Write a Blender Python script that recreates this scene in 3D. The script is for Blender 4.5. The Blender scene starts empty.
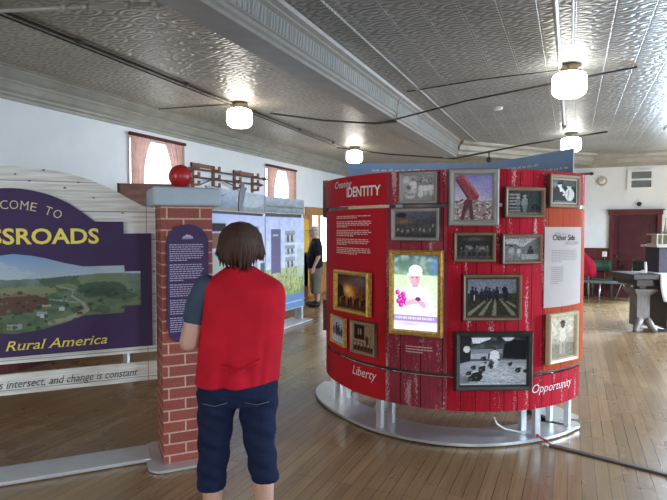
import bpy, bmesh, math, random
import numpy as np
from mathutils import Vector, Matrix
S = bpy.context.scene
C = S.collection
PI = math.pi
rnd = random.Random(7)

# ------------------------------------------------------------------ camera, world, lights, exposure
F, CX, CY, EYE = 545.0, 333.5, 250.0, 1.6
YAW = math.atan((572 - 333.5) / math.hypot(F, 22)); PIT = math.atan(22 / F)
cam = bpy.data.cameras.new('camera'); cam_o = bpy.data.objects.new('camera', cam); C.objects.link(cam_o)
cam.sensor_width = 36; cam.lens = 36 * F / 667; cam.clip_start = 0.05
cam_o.location = (0, 0, EYE); cam_o.rotation_euler = (PI / 2 - PIT, 0, YAW)
S.camera = cam_o
S.view_settings.view_transform = 'Standard'; S.view_settings.look = 'None'
S.view_settings.gamma = 1; S.view_settings.use_curve_mapping = False
S.view_settings.exposure = 0.0
w = bpy.data.worlds.new('sky'); S.world = w; w.use_nodes = True
bg = w.node_tree.nodes['Background']; bg.inputs[0].default_value = (0.86, 0.93, 1.0, 1); bg.inputs[1].default_value = 5.0

def area(name, loc, rot, sx, sy, power, col=(1, 1, 1)):
    l = bpy.data.lights.new(name, 'AREA'); l.shape = 'RECTANGLE'; l.size = sx; l.size_y = sy
    l.energy = power; l.color = col; l.spread = 2.0
    o = bpy.data.objects.new(name, l); C.objects.link(o); o.location = loc; o.rotation_euler = rot
    return o
# daylight entering through the tall windows of the right wall and of the wall behind the visitor
for y, e in ((1.5, 100), (6.2, 400), (10.4, 640)):
    area('daylight', (5.75, y, 1.9), (0, PI / 2 - 0.75, 0), 2.0, 1.3, e, (0.64, 0.81, 1.0))
for x in (-3.6, 3.6):
    area('daylight', (x, -4.35, 1.9), (PI / 2 - 0.3, 0, 0), 1.3, 2.0, 60, (0.96, 0.97, 1.0))
area('daylight', (2.95, 14.4, 1.9), (-PI / 2 + 0.55, 0, 0), 1.9, 2.0, 700, (0.60, 0.79, 1.0))  # unseen source at the back wall, added for the cool glare on the floor

cp, sp, cw, sw = math.cos(PIT), math.sin(PIT), math.cos(YAW), math.sin(YAW)
FW = np.array([-sw * cp, cw * cp, -sp]); RT = np.array([cw, sw, 0.0]); UP = np.cross(RT, FW)
EY = np.array([0, 0, EYE])
def ray(x, y): return FW + RT * (x - CX) / F - UP * (y - CY) / F
def onz(x, y, z): r = ray(x, y); return EY + r * (z - EYE) / r[2]
def onx(x, y, X): r = ray(x, y); return EY + r * X / r[0]
def ony(x, y, Y): r = ray(x, y); return EY + r * Y / r[1]
def dep(x, y, d): return EY + ray(x, y) * d

# ------------------------------------------------------------------ materials
def newmat(name):
    m = bpy.data.materials.new(name); m.use_nodes = True
    nt = m.node_tree; b = nt.nodes['Principled BSDF']
    return m, nt, b
def nd(nt, t, **k):
    n = nt.nodes.new(t)
    for a, v in k.items(): setattr(n, a, v)
    return n
def ramp(nt, stops):
    n = nd(nt, 'ShaderNodeValToRGB')
    e = n.color_ramp.elements
    while len(e) < len(stops): e.new(0.5)
    for i, (p, c) in enumerate(stops):
        e[i].position = p; e[i].color = (*c, 1) if len(c) == 3 else c
    return n
def coords(nt, kind='Object', scale=(1, 1, 1), rot=(0, 0, 0)):
    tc = nd(nt, 'ShaderNodeTexCoord'); mp = nd(nt, 'ShaderNodeMapping')
    mp.inputs['Scale'].default_value = scale; mp.inputs['Rotation'].default_value = rot
    nt.links.new(tc.outputs[kind], mp.inputs['Vector'])
    return mp.outputs['Vector']
def bump(nt, b, h, strength=0.3, dist=0.01):
    n = nd(nt, 'ShaderNodeBump'); n.inputs['Strength'].default_value = strength; n.inputs['Distance'].default_value = dist
    nt.links.new(h, n.inputs['Height']); nt.links.new(n.outputs[0], b.inputs['Normal'])
def simple(name, c, rough=0.5, metal=0.0, var=0.12, nscale=12, bmp=0.0, emis=None, kind='Object', scale=(1, 1, 1)):
    m, nt, b = newmat(name)
    if 'maroon' in name: b.inputs['Specular IOR Level'].default_value = 0.15
    if 'print' in name or 'ink' in name or 'text' in name: b.inputs['Specular IOR Level'].default_value = 0.1; rough = 0.65
    v = coords(nt, kind, scale)
    n = nd(nt, 'ShaderNodeTexNoise'); n.inputs['Scale'].default_value = nscale; n.inputs['Detail'].default_value = 5
    nt.links.new(v, n.inputs['Vector'])
    lo = tuple(max(0, x * (1 - var)) for x in c); hi = tuple(min(1, x * (1 + var)) for x in c)
    r = ramp(nt, [(0.3, lo), (0.7, hi)]); nt.links.new(n.outputs['Fac'], r.inputs[0])
    nt.links.new(r.outputs[0], b.inputs['Base Color'])
    b.inputs['Roughness'].default_value = rough; b.inputs['Metallic'].default_value = metal
    if bmp: bump(nt, b, n.outputs['Fac'], bmp)
    if emis:
        b.inputs['Emission Color'].default_value = (*emis[0], 1); b.inputs['Emission Strength'].default_value = emis[1]
    return m
def painted(name, rough=0.5, emit=0.0):
    m, nt, b = newmat(name)
    a = nd(nt, 'ShaderNodeAttribute'); a.attribute_name = 'Col'
    nt.links.new(a.outputs['Color'], b.inputs['Base Color'])
    b.inputs['Roughness'].default_value = rough; b.inputs['Specular IOR Level'].default_value = 0.08
    if emit:
        b.inputs['Base Color'].default_value = (0, 0, 0, 1)
        nt.links.remove(b.inputs['Base Color'].links[0])
        nt.links.new(a.outputs['Color'], b.inputs['Emission Color']); b.inputs['Emission Strength'].default_value = emit
    return m
def floor_mat():
    m, nt, b = newmat('worn_plank_floor')
    v = coords(nt, 'Object', (1, 1, 1), (0, 0, PI / 2))
    br = nd(nt, 'ShaderNodeTexBrick'); br.offset = 0.37; br.offset_frequency = 3
    br.inputs['Scale'].default_value = 1; br.inputs['Brick Width'].default_value = 3.1; br.inputs['Row Height'].default_value = 0.082
    br.inputs['Mortar Size'].default_value = 0.0022; br.inputs['Mortar Smooth'].default_value = 0.2; br.inputs['Bias'].default_value = 0
    br.inputs['Color1'].default_value = (0.36, 0.235, 0.120, 1); br.inputs['Color2'].default_value = (0.265, 0.170, 0.088, 1)
    br.inputs['Mortar'].default_value = (0.060, 0.040, 0.026, 1)
    nt.links.new(v, br.inputs['Vector'])
    g = nd(nt, 'ShaderNodeTexNoise'); g.inputs['Scale'].default_value = 1; g.inputs['Detail'].default_value = 7
    nt.links.new(coords(nt, 'Object', (60, 2.2, 1)), g.inputs['Vector'])
    r = ramp(nt, [(0.3, (0.78, 0.76, 0.74)), (0.7, (1.12, 1.12, 1.12))]); nt.links.new(g.outputs['Fac'], r.inputs[0])
    mx = nd(nt, 'ShaderNodeMix', data_type='RGBA', blend_type='MULTIPLY'); mx.inputs['Factor'].default_value = 1
    nt.links.new(br.outputs['Color'], mx.inputs['A']); nt.links.new(r.outputs[0], mx.inputs['B'])
    w2 = nd(nt, 'ShaderNodeTexNoise'); w2.inputs['Scale'].default_value = 0.9; w2.inputs['Detail'].default_value = 6
    nt.links.new(coords(nt), w2.inputs['Vector'])
    r2 = ramp(nt, [(0.35, (0.85, 0.83, 0.82)), (0.66, (1.08, 1.08, 1.08))]); nt.links.new(w2.outputs['Fac'], r2.inputs[0])
    m2 = nd(nt, 'ShaderNodeMix', data_type='RGBA', blend_type='MULTIPLY'); m2.inputs['Factor'].default_value = 1
    nt.links.new(mx.outputs['Result'], m2.inputs['A']); nt.links.new(r2.outputs[0], m2.inputs['B'])
    nt.links.new(m2.outputs['Result'], b.inputs['Base Color'])
    rr = ramp(nt, [(0.3, (0.22,) * 3), (0.7, (0.34,) * 3)]); nt.links.new(w2.outputs['Fac'], rr.inputs[0]); b.inputs['Specular IOR Level'].default_value = 0.75
    nt.links.new(rr.outputs[0], b.inputs['Roughness'])
    bump(nt, b, br.outputs['Fac'], -0.25, 0.003)
    return m
def tin_mat(name, col, metal=0.25):
    m, nt, b = newmat(name)
    v = coords(nt)
    br = nd(nt, 'ShaderNodeTexBrick'); br.offset = 0.0
    br.inputs['Scale'].default_value = 1; br.inputs['Brick Width'].default_value = 0.28; br.inputs['Row Height'].default_value = 0.28
    br.inputs['Mortar Size'].default_value = 0.006; br.inputs['Mortar Smooth'].default_value = 0.6
    nt.links.new(v, br.inputs['Vector'])
    n = nd(nt, 'ShaderNodeTexNoise'); n.inputs['Scale'].default_value = 5; n.inputs['Detail'].default_value = 1
    nt.links.new(v, n.inputs['Vector'])
    mix = nd(nt, 'ShaderNodeMix', data_type='VECTOR'); mix.inputs['Factor'].default_value = 0.05
    nt.links.new(v, mix.inputs['A']); nt.links.new(n.outputs['Color'], mix.inputs['B'])
    mp2 = nd(nt, 'ShaderNodeMapping'); mp2.inputs['Scale'].default_value = (3.5714, 7.1428, 1); nt.links.new(mix.outputs['Result'], mp2.inputs['Vector'])
    vo = nd(nt, 'ShaderNodeTexVoronoi'); vo.voronoi_dimensions = '2D'; vo.feature = 'F1'; vo.inputs['Scale'].default_value = 1; vo.inputs['Randomness'].default_value = 0.22
    nt.links.new(mp2.outputs[0], vo.inputs['Vector'])
    wv = nd(nt, 'ShaderNodeMath', operation='SINE'); mu = nd(nt, 'ShaderNodeMath', operation='MULTIPLY'); mu.inputs[1].default_value = 21
    nt.links.new(vo.outputs['Distance'], mu.inputs[0]); nt.links.new(mu.outputs[0], wv.inputs[0])
    s = nd(nt, 'ShaderNodeMath', operation='MULTIPLY_ADD'); s.inputs[1].default_value = 1.6
    nt.links.new(br.outputs['Fac'], s.inputs[0]); nt.links.new(wv.outputs[0], s.inputs[2])
    bump(nt, b, s.outputs[0], 0.45, 0.006)
    n2 = nd(nt, 'ShaderNodeTexNoise'); n2.inputs['Scale'].default_value = 1.6; n2.inputs['Detail'].default_value = 6
    nt.links.new(v, n2.inputs['Vector'])
    r = ramp(nt, [(0.3, tuple(c * 0.85 for c in col)), (0.7, tuple(c * 1.1 for c in col))]); nt.links.new(n2.outputs['Fac'], r.inputs[0])
    rp = ramp(nt, [(0.0, (0.70,) * 3), (0.55, (1.0,) * 3), (1.0, (1.15,) * 3)]); mrp = nd(nt, 'ShaderNodeMapRange'); mrp.inputs['From Min'].default_value = -1; mrp.inputs['From Max'].default_value = 1.4
    nt.links.new(s.outputs[0], mrp.inputs['Value']); nt.links.new(mrp.outputs[0], rp.inputs[0])
    mm = nd(nt, 'ShaderNodeMix', data_type='RGBA', blend_type='MULTIPLY'); mm.inputs['Factor'].default_value = 1
    nt.links.new(r.outputs[0], mm.inputs['A']); nt.links.new(rp.outputs[0], mm.inputs['B']); nt.links.new(mm.outputs['Result'], b.inputs['Base Color'])
    b.inputs['Metallic'].default_value = metal; b.inputs['Roughness'].default_value = 0.40
    return m
def brick_mat():
    m, nt, b = newmat('red_brick_print')
    v = coords(nt, 'UV')
    br = nd(nt, 'ShaderNodeTexBrick')
    br.inputs['Scale'].default_value = 1; br.inputs['Brick Width'].default_value = 0.215; br.inputs['Row Height'].default_value = 0.0755
    br.inputs['Mortar Size'].default_value = 0.0055; br.inputs['Mortar Smooth'].default_value = 0.15
    br.inputs['Color1'].default_value = (0.285, 0.060, 0.042, 1); br.inputs['Color2'].default_value = (0.215, 0.046, 0.036, 1)
    br.inputs['Mortar'].default_value = (0.52, 0.33, 0.24, 1)
    nt.links.new(v, br.inputs['Vector'])
    n = nd(nt, 'ShaderNodeTexNoise'); n.inputs['Scale'].default_value = 60; n.inputs['Detail'].default_value = 4
    nt.links.new(v, n.inputs['Vector'])
    r = ramp(nt, [(0.3, (0.8,) * 3), (0.7, (1.15,) * 3)]); nt.links.new(n.outputs['Fac'], r.inputs[0])
    mx = nd(nt, 'ShaderNodeMix', data_type='RGBA', blend_type='MULTIPLY'); mx.inputs['Factor'].default_value = 1
    nt.links.new(br.outputs['Color'], mx.inputs['A']); nt.links.new(r.outputs[0], mx.inputs['B'])
    nt.links.new(mx.outputs['Result'], b.inputs['Base Color']); b.inputs['Roughness'].default_value = 0.6
    bump(nt, b, br.outputs['Fac'], -0.3, 0.004)
    return m
def barn_mat(name, c1, c2, chip, amount, board=0.12, gap=(0.10, 0.008, 0.012)):
    """painted barn boards printed on a panel: UV in metres, boards upright, paint flaking off in upright streaks"""
    m, nt, b = newmat(name)
    v = coords(nt, 'UV', (1, 1, 1), (0, 0, PI / 2))
    br = nd(nt, 'ShaderNodeTexBrick'); br.inputs['Scale'].default_value = 1; br.offset = 0.0
    br.inputs['Brick Width'].default_value = 60; br.inputs['Row Height'].default_value = board
    br.inputs['Mortar Size'].default_value = 0.0035; br.inputs['Color1'].default_value = (*c1, 1); br.inputs['Color2'].default_value = (*c2, 1)
    br.inputs['Mortar'].default_value = (*gap, 1)
    nt.links.new(v, br.inputs['Vector'])
    st = nd(nt, 'ShaderNodeTexNoise'); st.inputs['Scale'].default_value = 1; st.inputs['Detail'].default_value = 6
    nt.links.new(coords(nt, 'UV', (70, 5, 1)), st.inputs['Vector'])
    r0 = ramp(nt, [(0.3, (0.8,) * 3), (0.7, (1.15,) * 3)]); nt.links.new(st.outputs['Fac'], r0.inputs[0])
    mx = nd(nt, 'ShaderNodeMix', data_type='RGBA', blend_type='MULTIPLY'); mx.inputs['Factor'].default_value = 1
    nt.links.new(br.outputs['Color'], mx.inputs['A']); nt.links.new(r0.outputs[0], mx.inputs['B'])
    n = nd(nt, 'ShaderNodeTexNoise'); n.inputs['Scale'].default_value = 1; n.inputs['Detail'].default_value = 8; n.inputs['Roughness'].default_value = 0.7
    nt.links.new(coords(nt, 'UV', (110, 45, 1)), n.inputs['Vector'])
    n2 = nd(nt, 'ShaderNodeTexNoise'); n2.inputs['Scale'].default_value = 1; n2.inputs['Detail'].default_value = 2
    nt.links.new(coords(nt, 'UV', (15, 1.6, 1)), n2.inputs['Vector'])
    ad = nd(nt, 'ShaderNodeMath', operation='ADD'); nt.links.new(n.outputs['Fac'], ad.inputs[0]); nt.links.new(n2.outputs['Fac'], ad.inputs[1])
    t = 1.32 - amount
    r = ramp(nt, [(0.0, (0,) * 3), (1.0, (1,) * 3)])
    mr = nd(nt, 'ShaderNodeMapRange'); mr.inputs['From Min'].default_value = t; mr.inputs['From Max'].default_value = t + 0.05
    nt.links.new(ad.outputs[0], mr.inputs['Value']); nt.links.new(mr.outputs[0], r.inputs[0])
    m3 = nd(nt, 'ShaderNodeMix', data_type='RGBA'); nt.links.new(r.outputs[0], m3.inputs['Factor'])
    nt.links.new(mx.outputs['Result'], m3.inputs['A']); m3.inputs['B'].default_value = (*chip, 1)
    nt.links.new(m3.outputs['Result'], b.inputs['Base Color']); b.inputs['Roughness'].default_value = 0.65; b.inputs['Specular IOR Level'].default_value = 0.07
    return m
def board_mat(name, col, dark, along=0, rough=0.6, pitch=0.19):
    """weathered board: grain along one UV axis, lines between boards"""
    m, nt, b = newmat(name)
    rz = PI / 2 if along else 0
    br = nd(nt, 'ShaderNodeTexBrick'); br.inputs['Scale'].default_value = 1; br.offset = 0
    br.inputs['Brick Width'].default_value = 60; br.inputs['Row Height'].default_value = pitch; br.inputs['Mortar Size'].default_value = 0.003
    br.inputs['Color1'].default_value = (*col, 1); br.inputs['Color2'].default_value = (*[c * 0.93 for c in col], 1); br.inputs['Mortar'].default_value = (*dark, 1)
    nt.links.new(coords(nt, 'UV', (1, 1, 1), (0, 0, rz)), br.inputs['Vector'])
    n = nd(nt, 'ShaderNodeTexNoise'); n.inputs['Scale'].default_value = 1; n.inputs['Detail'].default_value = 8
    nt.links.new(coords(nt, 'UV', (60, 4, 1) if along else (4, 60, 1)), n.inputs['Vector'])
    r = ramp(nt, [(0.32, tuple(min(1, d / max(c, 1e-3) * 0.4 + 0.55) for d, c in zip(dark, col))), (0.62, (1.08,) * 3)]); nt.links.new(n.outputs['Fac'], r.inputs[0])
    mx = nd(nt, 'ShaderNodeMix', data_type='RGBA', blend_type='MULTIPLY'); mx.inputs['Factor'].default_value = 1
    nt.links.new(br.outputs['Color'], mx.inputs['A']); nt.links.new(r.outputs[0], mx.inputs['B'])
    nt.links.new(mx.outputs['Result'], b.inputs['Base Color']); b.inputs['Roughness'].default_value = rough
    bump(nt, b, n.outputs['Fac'], 0.15, 0.004)
    return m
def cloth_mat(name, c, rough=0.85, transl=0.0):
    m, nt, b = newmat(name)
    n = nd(nt, 'ShaderNodeTexNoise'); n.inputs['Scale'].default_value = 240; n.inputs['Detail'].default_value = 2
    nt.links.new(coords(nt), n.inputs['Vector'])
    n2 = nd(nt, 'ShaderNodeTexNoise'); n2.inputs['Scale'].default_value = 9; nt.links.new(coords(nt), n2.inputs['Vector'])
    r = ramp(nt, [(0.3, tuple(x * 0.86 for x in c)), (0.7, tuple(min(1, x * 1.1) for x in c))]); nt.links.new(n2.outputs['Fac'], r.inputs[0])
    nt.links.new(r.outputs[0], b.inputs['Base Color']); b.inputs['Roughness'].default_value = rough
    b.inputs['Specular IOR Level'].default_value = 0.2
    bump(nt, b, n.outputs['Fac'], 0.2, 0.001)
    if transl:
        t = nd(nt, 'ShaderNodeBsdfTranslucent'); nt.links.new(r.outputs[0], t.inputs['Color'])
        mx = nd(nt, 'ShaderNodeMixShader'); mx.inputs[0].default_value = transl
        out = nt.nodes['Material Output']
        nt.links.new(b.outputs[0], mx.inputs[1]); nt.links.new(t.outputs[0], mx.inputs[2]); nt.links.new(mx.outputs[0], out.inputs['Surface'])
    return m
def glass_mat():
    m, nt, b = newmat('window_glass')
    t = nd(nt, 'ShaderNodeBsdfTransparent'); t.inputs['Color'].default_value = (0.94, 0.97, 0.98, 1)
    b.inputs['Base Color'].default_value = (0.9, 0.95, 1, 1); b.inputs['Roughness'].default_value = 0.05
    n = nd(nt, 'ShaderNodeTexNoise'); n.inputs['Scale'].default_value = 3; r = ramp(nt, [(0, (0.06,) * 3), (1, (0.12,) * 3)])
    nt.links.new(n.outputs['Fac'], r.inputs[0])
    mx = nd(nt, 'ShaderNodeMixShader'); nt.links.new(r.outputs[0], mx.inputs[0])
    nt.links.new(t.outputs[0], mx.inputs[1]); nt.links.new(b.outputs[0], mx.inputs[2])
    nt.links.new(mx.outputs[0], nt.nodes['Material Output'].inputs['Surface'])
    return m

M = dict(
    floor=floor_mat(), tin=tin_mat('pressed_tin_ceiling', (0.36, 0.37, 0.36)), tinl=tin_mat('warm_bounce_pressed_tin', (0.38, 0.33, 0.25)),  # left ceiling is the same tin, with warm bounce light put into its colour
    beam=simple('painted_beam', (0.28, 0.272, 0.25), 0.45, 0.0, 0.08, 6),
    frieze=tin_mat('pressed_tin_frieze', (0.28, 0.285, 0.275), 0.1),
    cornice=simple('painted_cornice', (0.33, 0.315, 0.265), 0.45, 0.05, 0.12, 5),
    wall=simple('white_plaster', (0.77, 0.79, 0.80), 0.8, 0, 0.03, 3, 0.05),
    wains=simple('maroon_wainscot', (0.115, 0.032, 0.030), 0.4, 0, 0.2, 4, 0.1, scale=(9, 9, 1)),
    door=simple('maroon_door_paint', (0.075, 0.022, 0.026), 0.4, 0, 0.15, 5),
    doorc=simple('maroon_casing_paint', (0.105, 0.027, 0.030), 0.35, 0, 0.15, 5),
    oak=simple('golden_oak', (0.42, 0.20, 0.06), 0.4, 0, 0.25, 6, 0.1, scale=(6, 6, 1)),
    yellow=simple('yellow_panel', (0.66, 0.40, 0.04), 0.5, 0, 0.08, 6),
    steel=simple('brushed_steel', (0.66, 0.69, 0.71), 0.32, 0.6, 0.05, 9, 0.03),
    dsteel=simple('dark_rail', (0.07, 0.06, 0.06), 0.4, 0.5, 0.1, 9),
    black=simple('black_paint', (0.012, 0.012, 0.013), 0.5, 0, 0.2, 9),
    iron=simple('dark_iron', (0.050, 0.042, 0.036), 0.55, 0.3, 0.3, 20),
    conduit=simple('painted_conduit', (0.42, 0.41, 0.38), 0.4, 0.1, 0.1, 10),
    whitep=simple('white_plastic', (0.78, 0.78, 0.76), 0.35, 0, 0.03, 10),
    globe=simple('lit_opal_glass', (0.9, 0.92, 0.9), 0.3, 0, 0.01, 3, emis=((1.0, 0.98, 0.92), 14.0)),
    brass=simple('dark_brass', (0.13, 0.10, 0.06), 0.4, 0.6, 0.2, 20),
    brick=brick_mat(),
    cap=simple('grey_blue_cap', (0.36, 0.44, 0.50), 0.6, 0, 0.04, 10),
    purple=simple('dark_purple_print', (0.062, 0.040, 0.098), 0.45, 0, 0.05, 6),
    white_board=board_mat('weathered_white_board', (0.70, 0.70, 0.655), (0.30, 0.28, 0.25)),
    yellow_ink=simple('yellow_ink', (0.80, 0.66, 0.14), 0.5, 0, 0.02, 9),
    cream_ink=simple('cream_ink', (0.70, 0.60, 0.42), 0.5, 0, 0.02, 9),
    white_ink=simple('white_ink', (0.82, 0.80, 0.80), 0.5, 0, 0.02, 9),
    pink_ink=simple('pale_pink_ink', (0.80, 0.56, 0.56), 0.5, 0, 0.02, 9),
    lilac_ink=simple('lilac_ink', (0.42, 0.38, 0.52), 0.5, 0, 0.02, 9),
    black_ink=simple('black_ink', (0.03, 0.03, 0.035), 0.5, 0, 0.02, 9),
    grey_ink=simple('grey_ink', (0.30, 0.29, 0.28), 0.5, 0, 0.02, 9),
    red=simple('red_print', (0.50, 0.018, 0.028), 0.4, 0, 0.10, 3),
    redcap=simple('glossy_red_ball', (0.42, 0.016, 0.022), 0.33, 0, 0.08, 8),
    weath=barn_mat('weathered_barn_print', (0.40, 0.060, 0.085), (0.31, 0.040, 0.060), (0.60, 0.36, 0.38), 0.21, 0.16),
    boards=barn_mat('red_barn_print', (0.47, 0.016, 0.034), (0.36, 0.012, 0.026), (0.62, 0.36, 0.36), 0.15, 0.105),
    orange=barn_mat('orange_board_print', (0.45, 0.080, 0.020), (0.40, 0.055, 0.018), (0.50, 0.22, 0.08), 0.0, 0.16, (0.16, 0.02, 0.01)),
    greyw=board_mat('grey_worn_board', (0.34, 0.29, 0.26), (0.10, 0.07, 0.06), 1),
    brownw=simple('rusty_brown_print', (0.27, 0.155, 0.13), 0.6, 0, 0.2, 5, scale=(1, 1, 4)),
    textbg=simple('pale_text_panel', (0.48, 0.43, 0.41), 0.5, 0, 0.03, 5),
    fgrey=board_mat('grey_barnwood_frame', (0.34, 0.33, 0.31), (0.10, 0.10, 0.09), 0, 0.5, 9),
    fbrown=board_mat('brown_barnwood_frame', (0.25, 0.165, 0.10), (0.05, 0.035, 0.025), 0, 0.5, 9),
    fwood=board_mat('tan_wood_frame', (0.33, 0.24, 0.15), (0.10, 0.06, 0.035), 0, 0.45, 9),
    fgold=simple('gilt_frame', (0.56, 0.33, 0.06), 0.36, 0.15, 0.35, 45, 0.4),
    fdark=simple('charcoal_frame', (0.030, 0.028, 0.025), 0.45, 0, 0.2, 15),
    fcream=simple('cream_frame', (0.55, 0.46, 0.30), 0.45, 0, 0.12, 15),
    mat_dark=simple('dark_liner', (0.03, 0.02, 0.015), 0.6, 0, 0.1, 9),
    print=painted('photo_print', 0.6), mural=painted('mural_print', 0.5), screen=painted('lit_screen', 0.3, 1.25),
    vest=cloth_mat('red_vest_cloth', (0.52, 0.010, 0.026)), jean=cloth_mat('navy_denim', (0.010, 0.017, 0.050)),
    sleeve=cloth_mat('slate_knit', (0.052, 0.075, 0.115)), skin=simple('skin', (0.56, 0.33, 0.25), 0.5, 0, 0.07, 14),
    hair=simple('brown_hair', (0.050, 0.019, 0.011), 0.7, 0, 0.45, 6, 0.25, scale=(25, 25, 3)),
    greyhair=simple('grey_hair', (0.42, 0.39, 0.36), 0.6, 0, 0.2, 30), eye=simple('eye', (0.04, 0.03, 0.03), 0.2, 0, 0.1, 9),
    shirt=cloth_mat('black_shirt', (0.014, 0.013, 0.016)), short=cloth_mat('khaki_grey_shorts', (0.17, 0.15, 0.12)),
    shoe=simple('black_shoe', (0.012, 0.012, 0.012), 0.5, 0, 0.2, 9), sandal=simple('brown_leather', (0.10, 0.05, 0.03), 0.5, 0, 0.2, 9),
    curtain=cloth_mat('sheer_pink_curtain', (0.52, 0.32, 0.27), 0.9, 0.4), glass=glass_mat(),
    sash=simple('white_sash', (0.68, 0.67, 0.64), 0.5, 0, 0.05, 9), rodred=simple('maroon_rod', (0.11, 0.03, 0.03), 0.4, 0, 0.1, 9),
    rack=simple('reddish_wood', (0.22, 0.085, 0.045), 0.5, 0, 0.25, 10), pole=simple('dark_pole', (0.10, 0.07, 0.055), 0.5, 0, 0.2, 10),
    tabled=simple('dark_walnut', (0.036, 0.021, 0.016), 0.4, 0, 0.3, 6, 0.1, scale=(2, 9, 9)),
    ped=simple('worn_grey_wood', (0.17, 0.145, 0.125), 0.55, 0, 0.25, 7, 0.1, scale=(8, 8, 1)),
    lace=cloth_mat('white_cloth', (0.66, 0.66, 0.66)), model=simple('cream_card', (0.46, 0.42, 0.33), 0.7, 0, 0.15, 20),
    modelw=simple('pale_grey_card', (0.52, 0.54, 0.53), 0.7, 0, 0.1, 20), plumbox=simple('plum_box', (0.028, 0.017, 0.030), 0.6, 0, 0.15, 9),
    greenp=simple('dark_green_paint', (0.030, 0.075, 0.050), 0.45, 0.1, 0.2, 12), chrome=simple('worn_chrome', (0.45, 0.46, 0.44), 0.35, 0.7, 0.1, 12),
    redcloth=cloth_mat('crimson_cloth', (0.38, 0.012, 0.035)), bench=simple('grey_green_bench', (0.09, 0.11, 0.10), 0.45, 0, 0.2, 8),
    cordr=simple('red_cord', (0.40, 0.04, 0.04), 0.5, 0, 0.1, 9), rubber=simple('brown_rubber', (0.075, 0.050, 0.035), 0.55, 0, 0.15, 12),
    grille=simple('grey_grille', (0.20, 0.22, 0.22), 0.5, 0.2, 0.1, 12), beige=simple('beige_plastic', (0.50, 0.45, 0.36), 0.45, 0, 0.06, 9),
    cutgrey=simple('cutout_grey', (0.15, 0.16, 0.18), 0.6, 0, 0.2, 9),
    outwall=simple('sunlit_porch_wall', (0.8, 0.76, 0.62), 0.8, 0, 0.05, 3),
)

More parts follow.
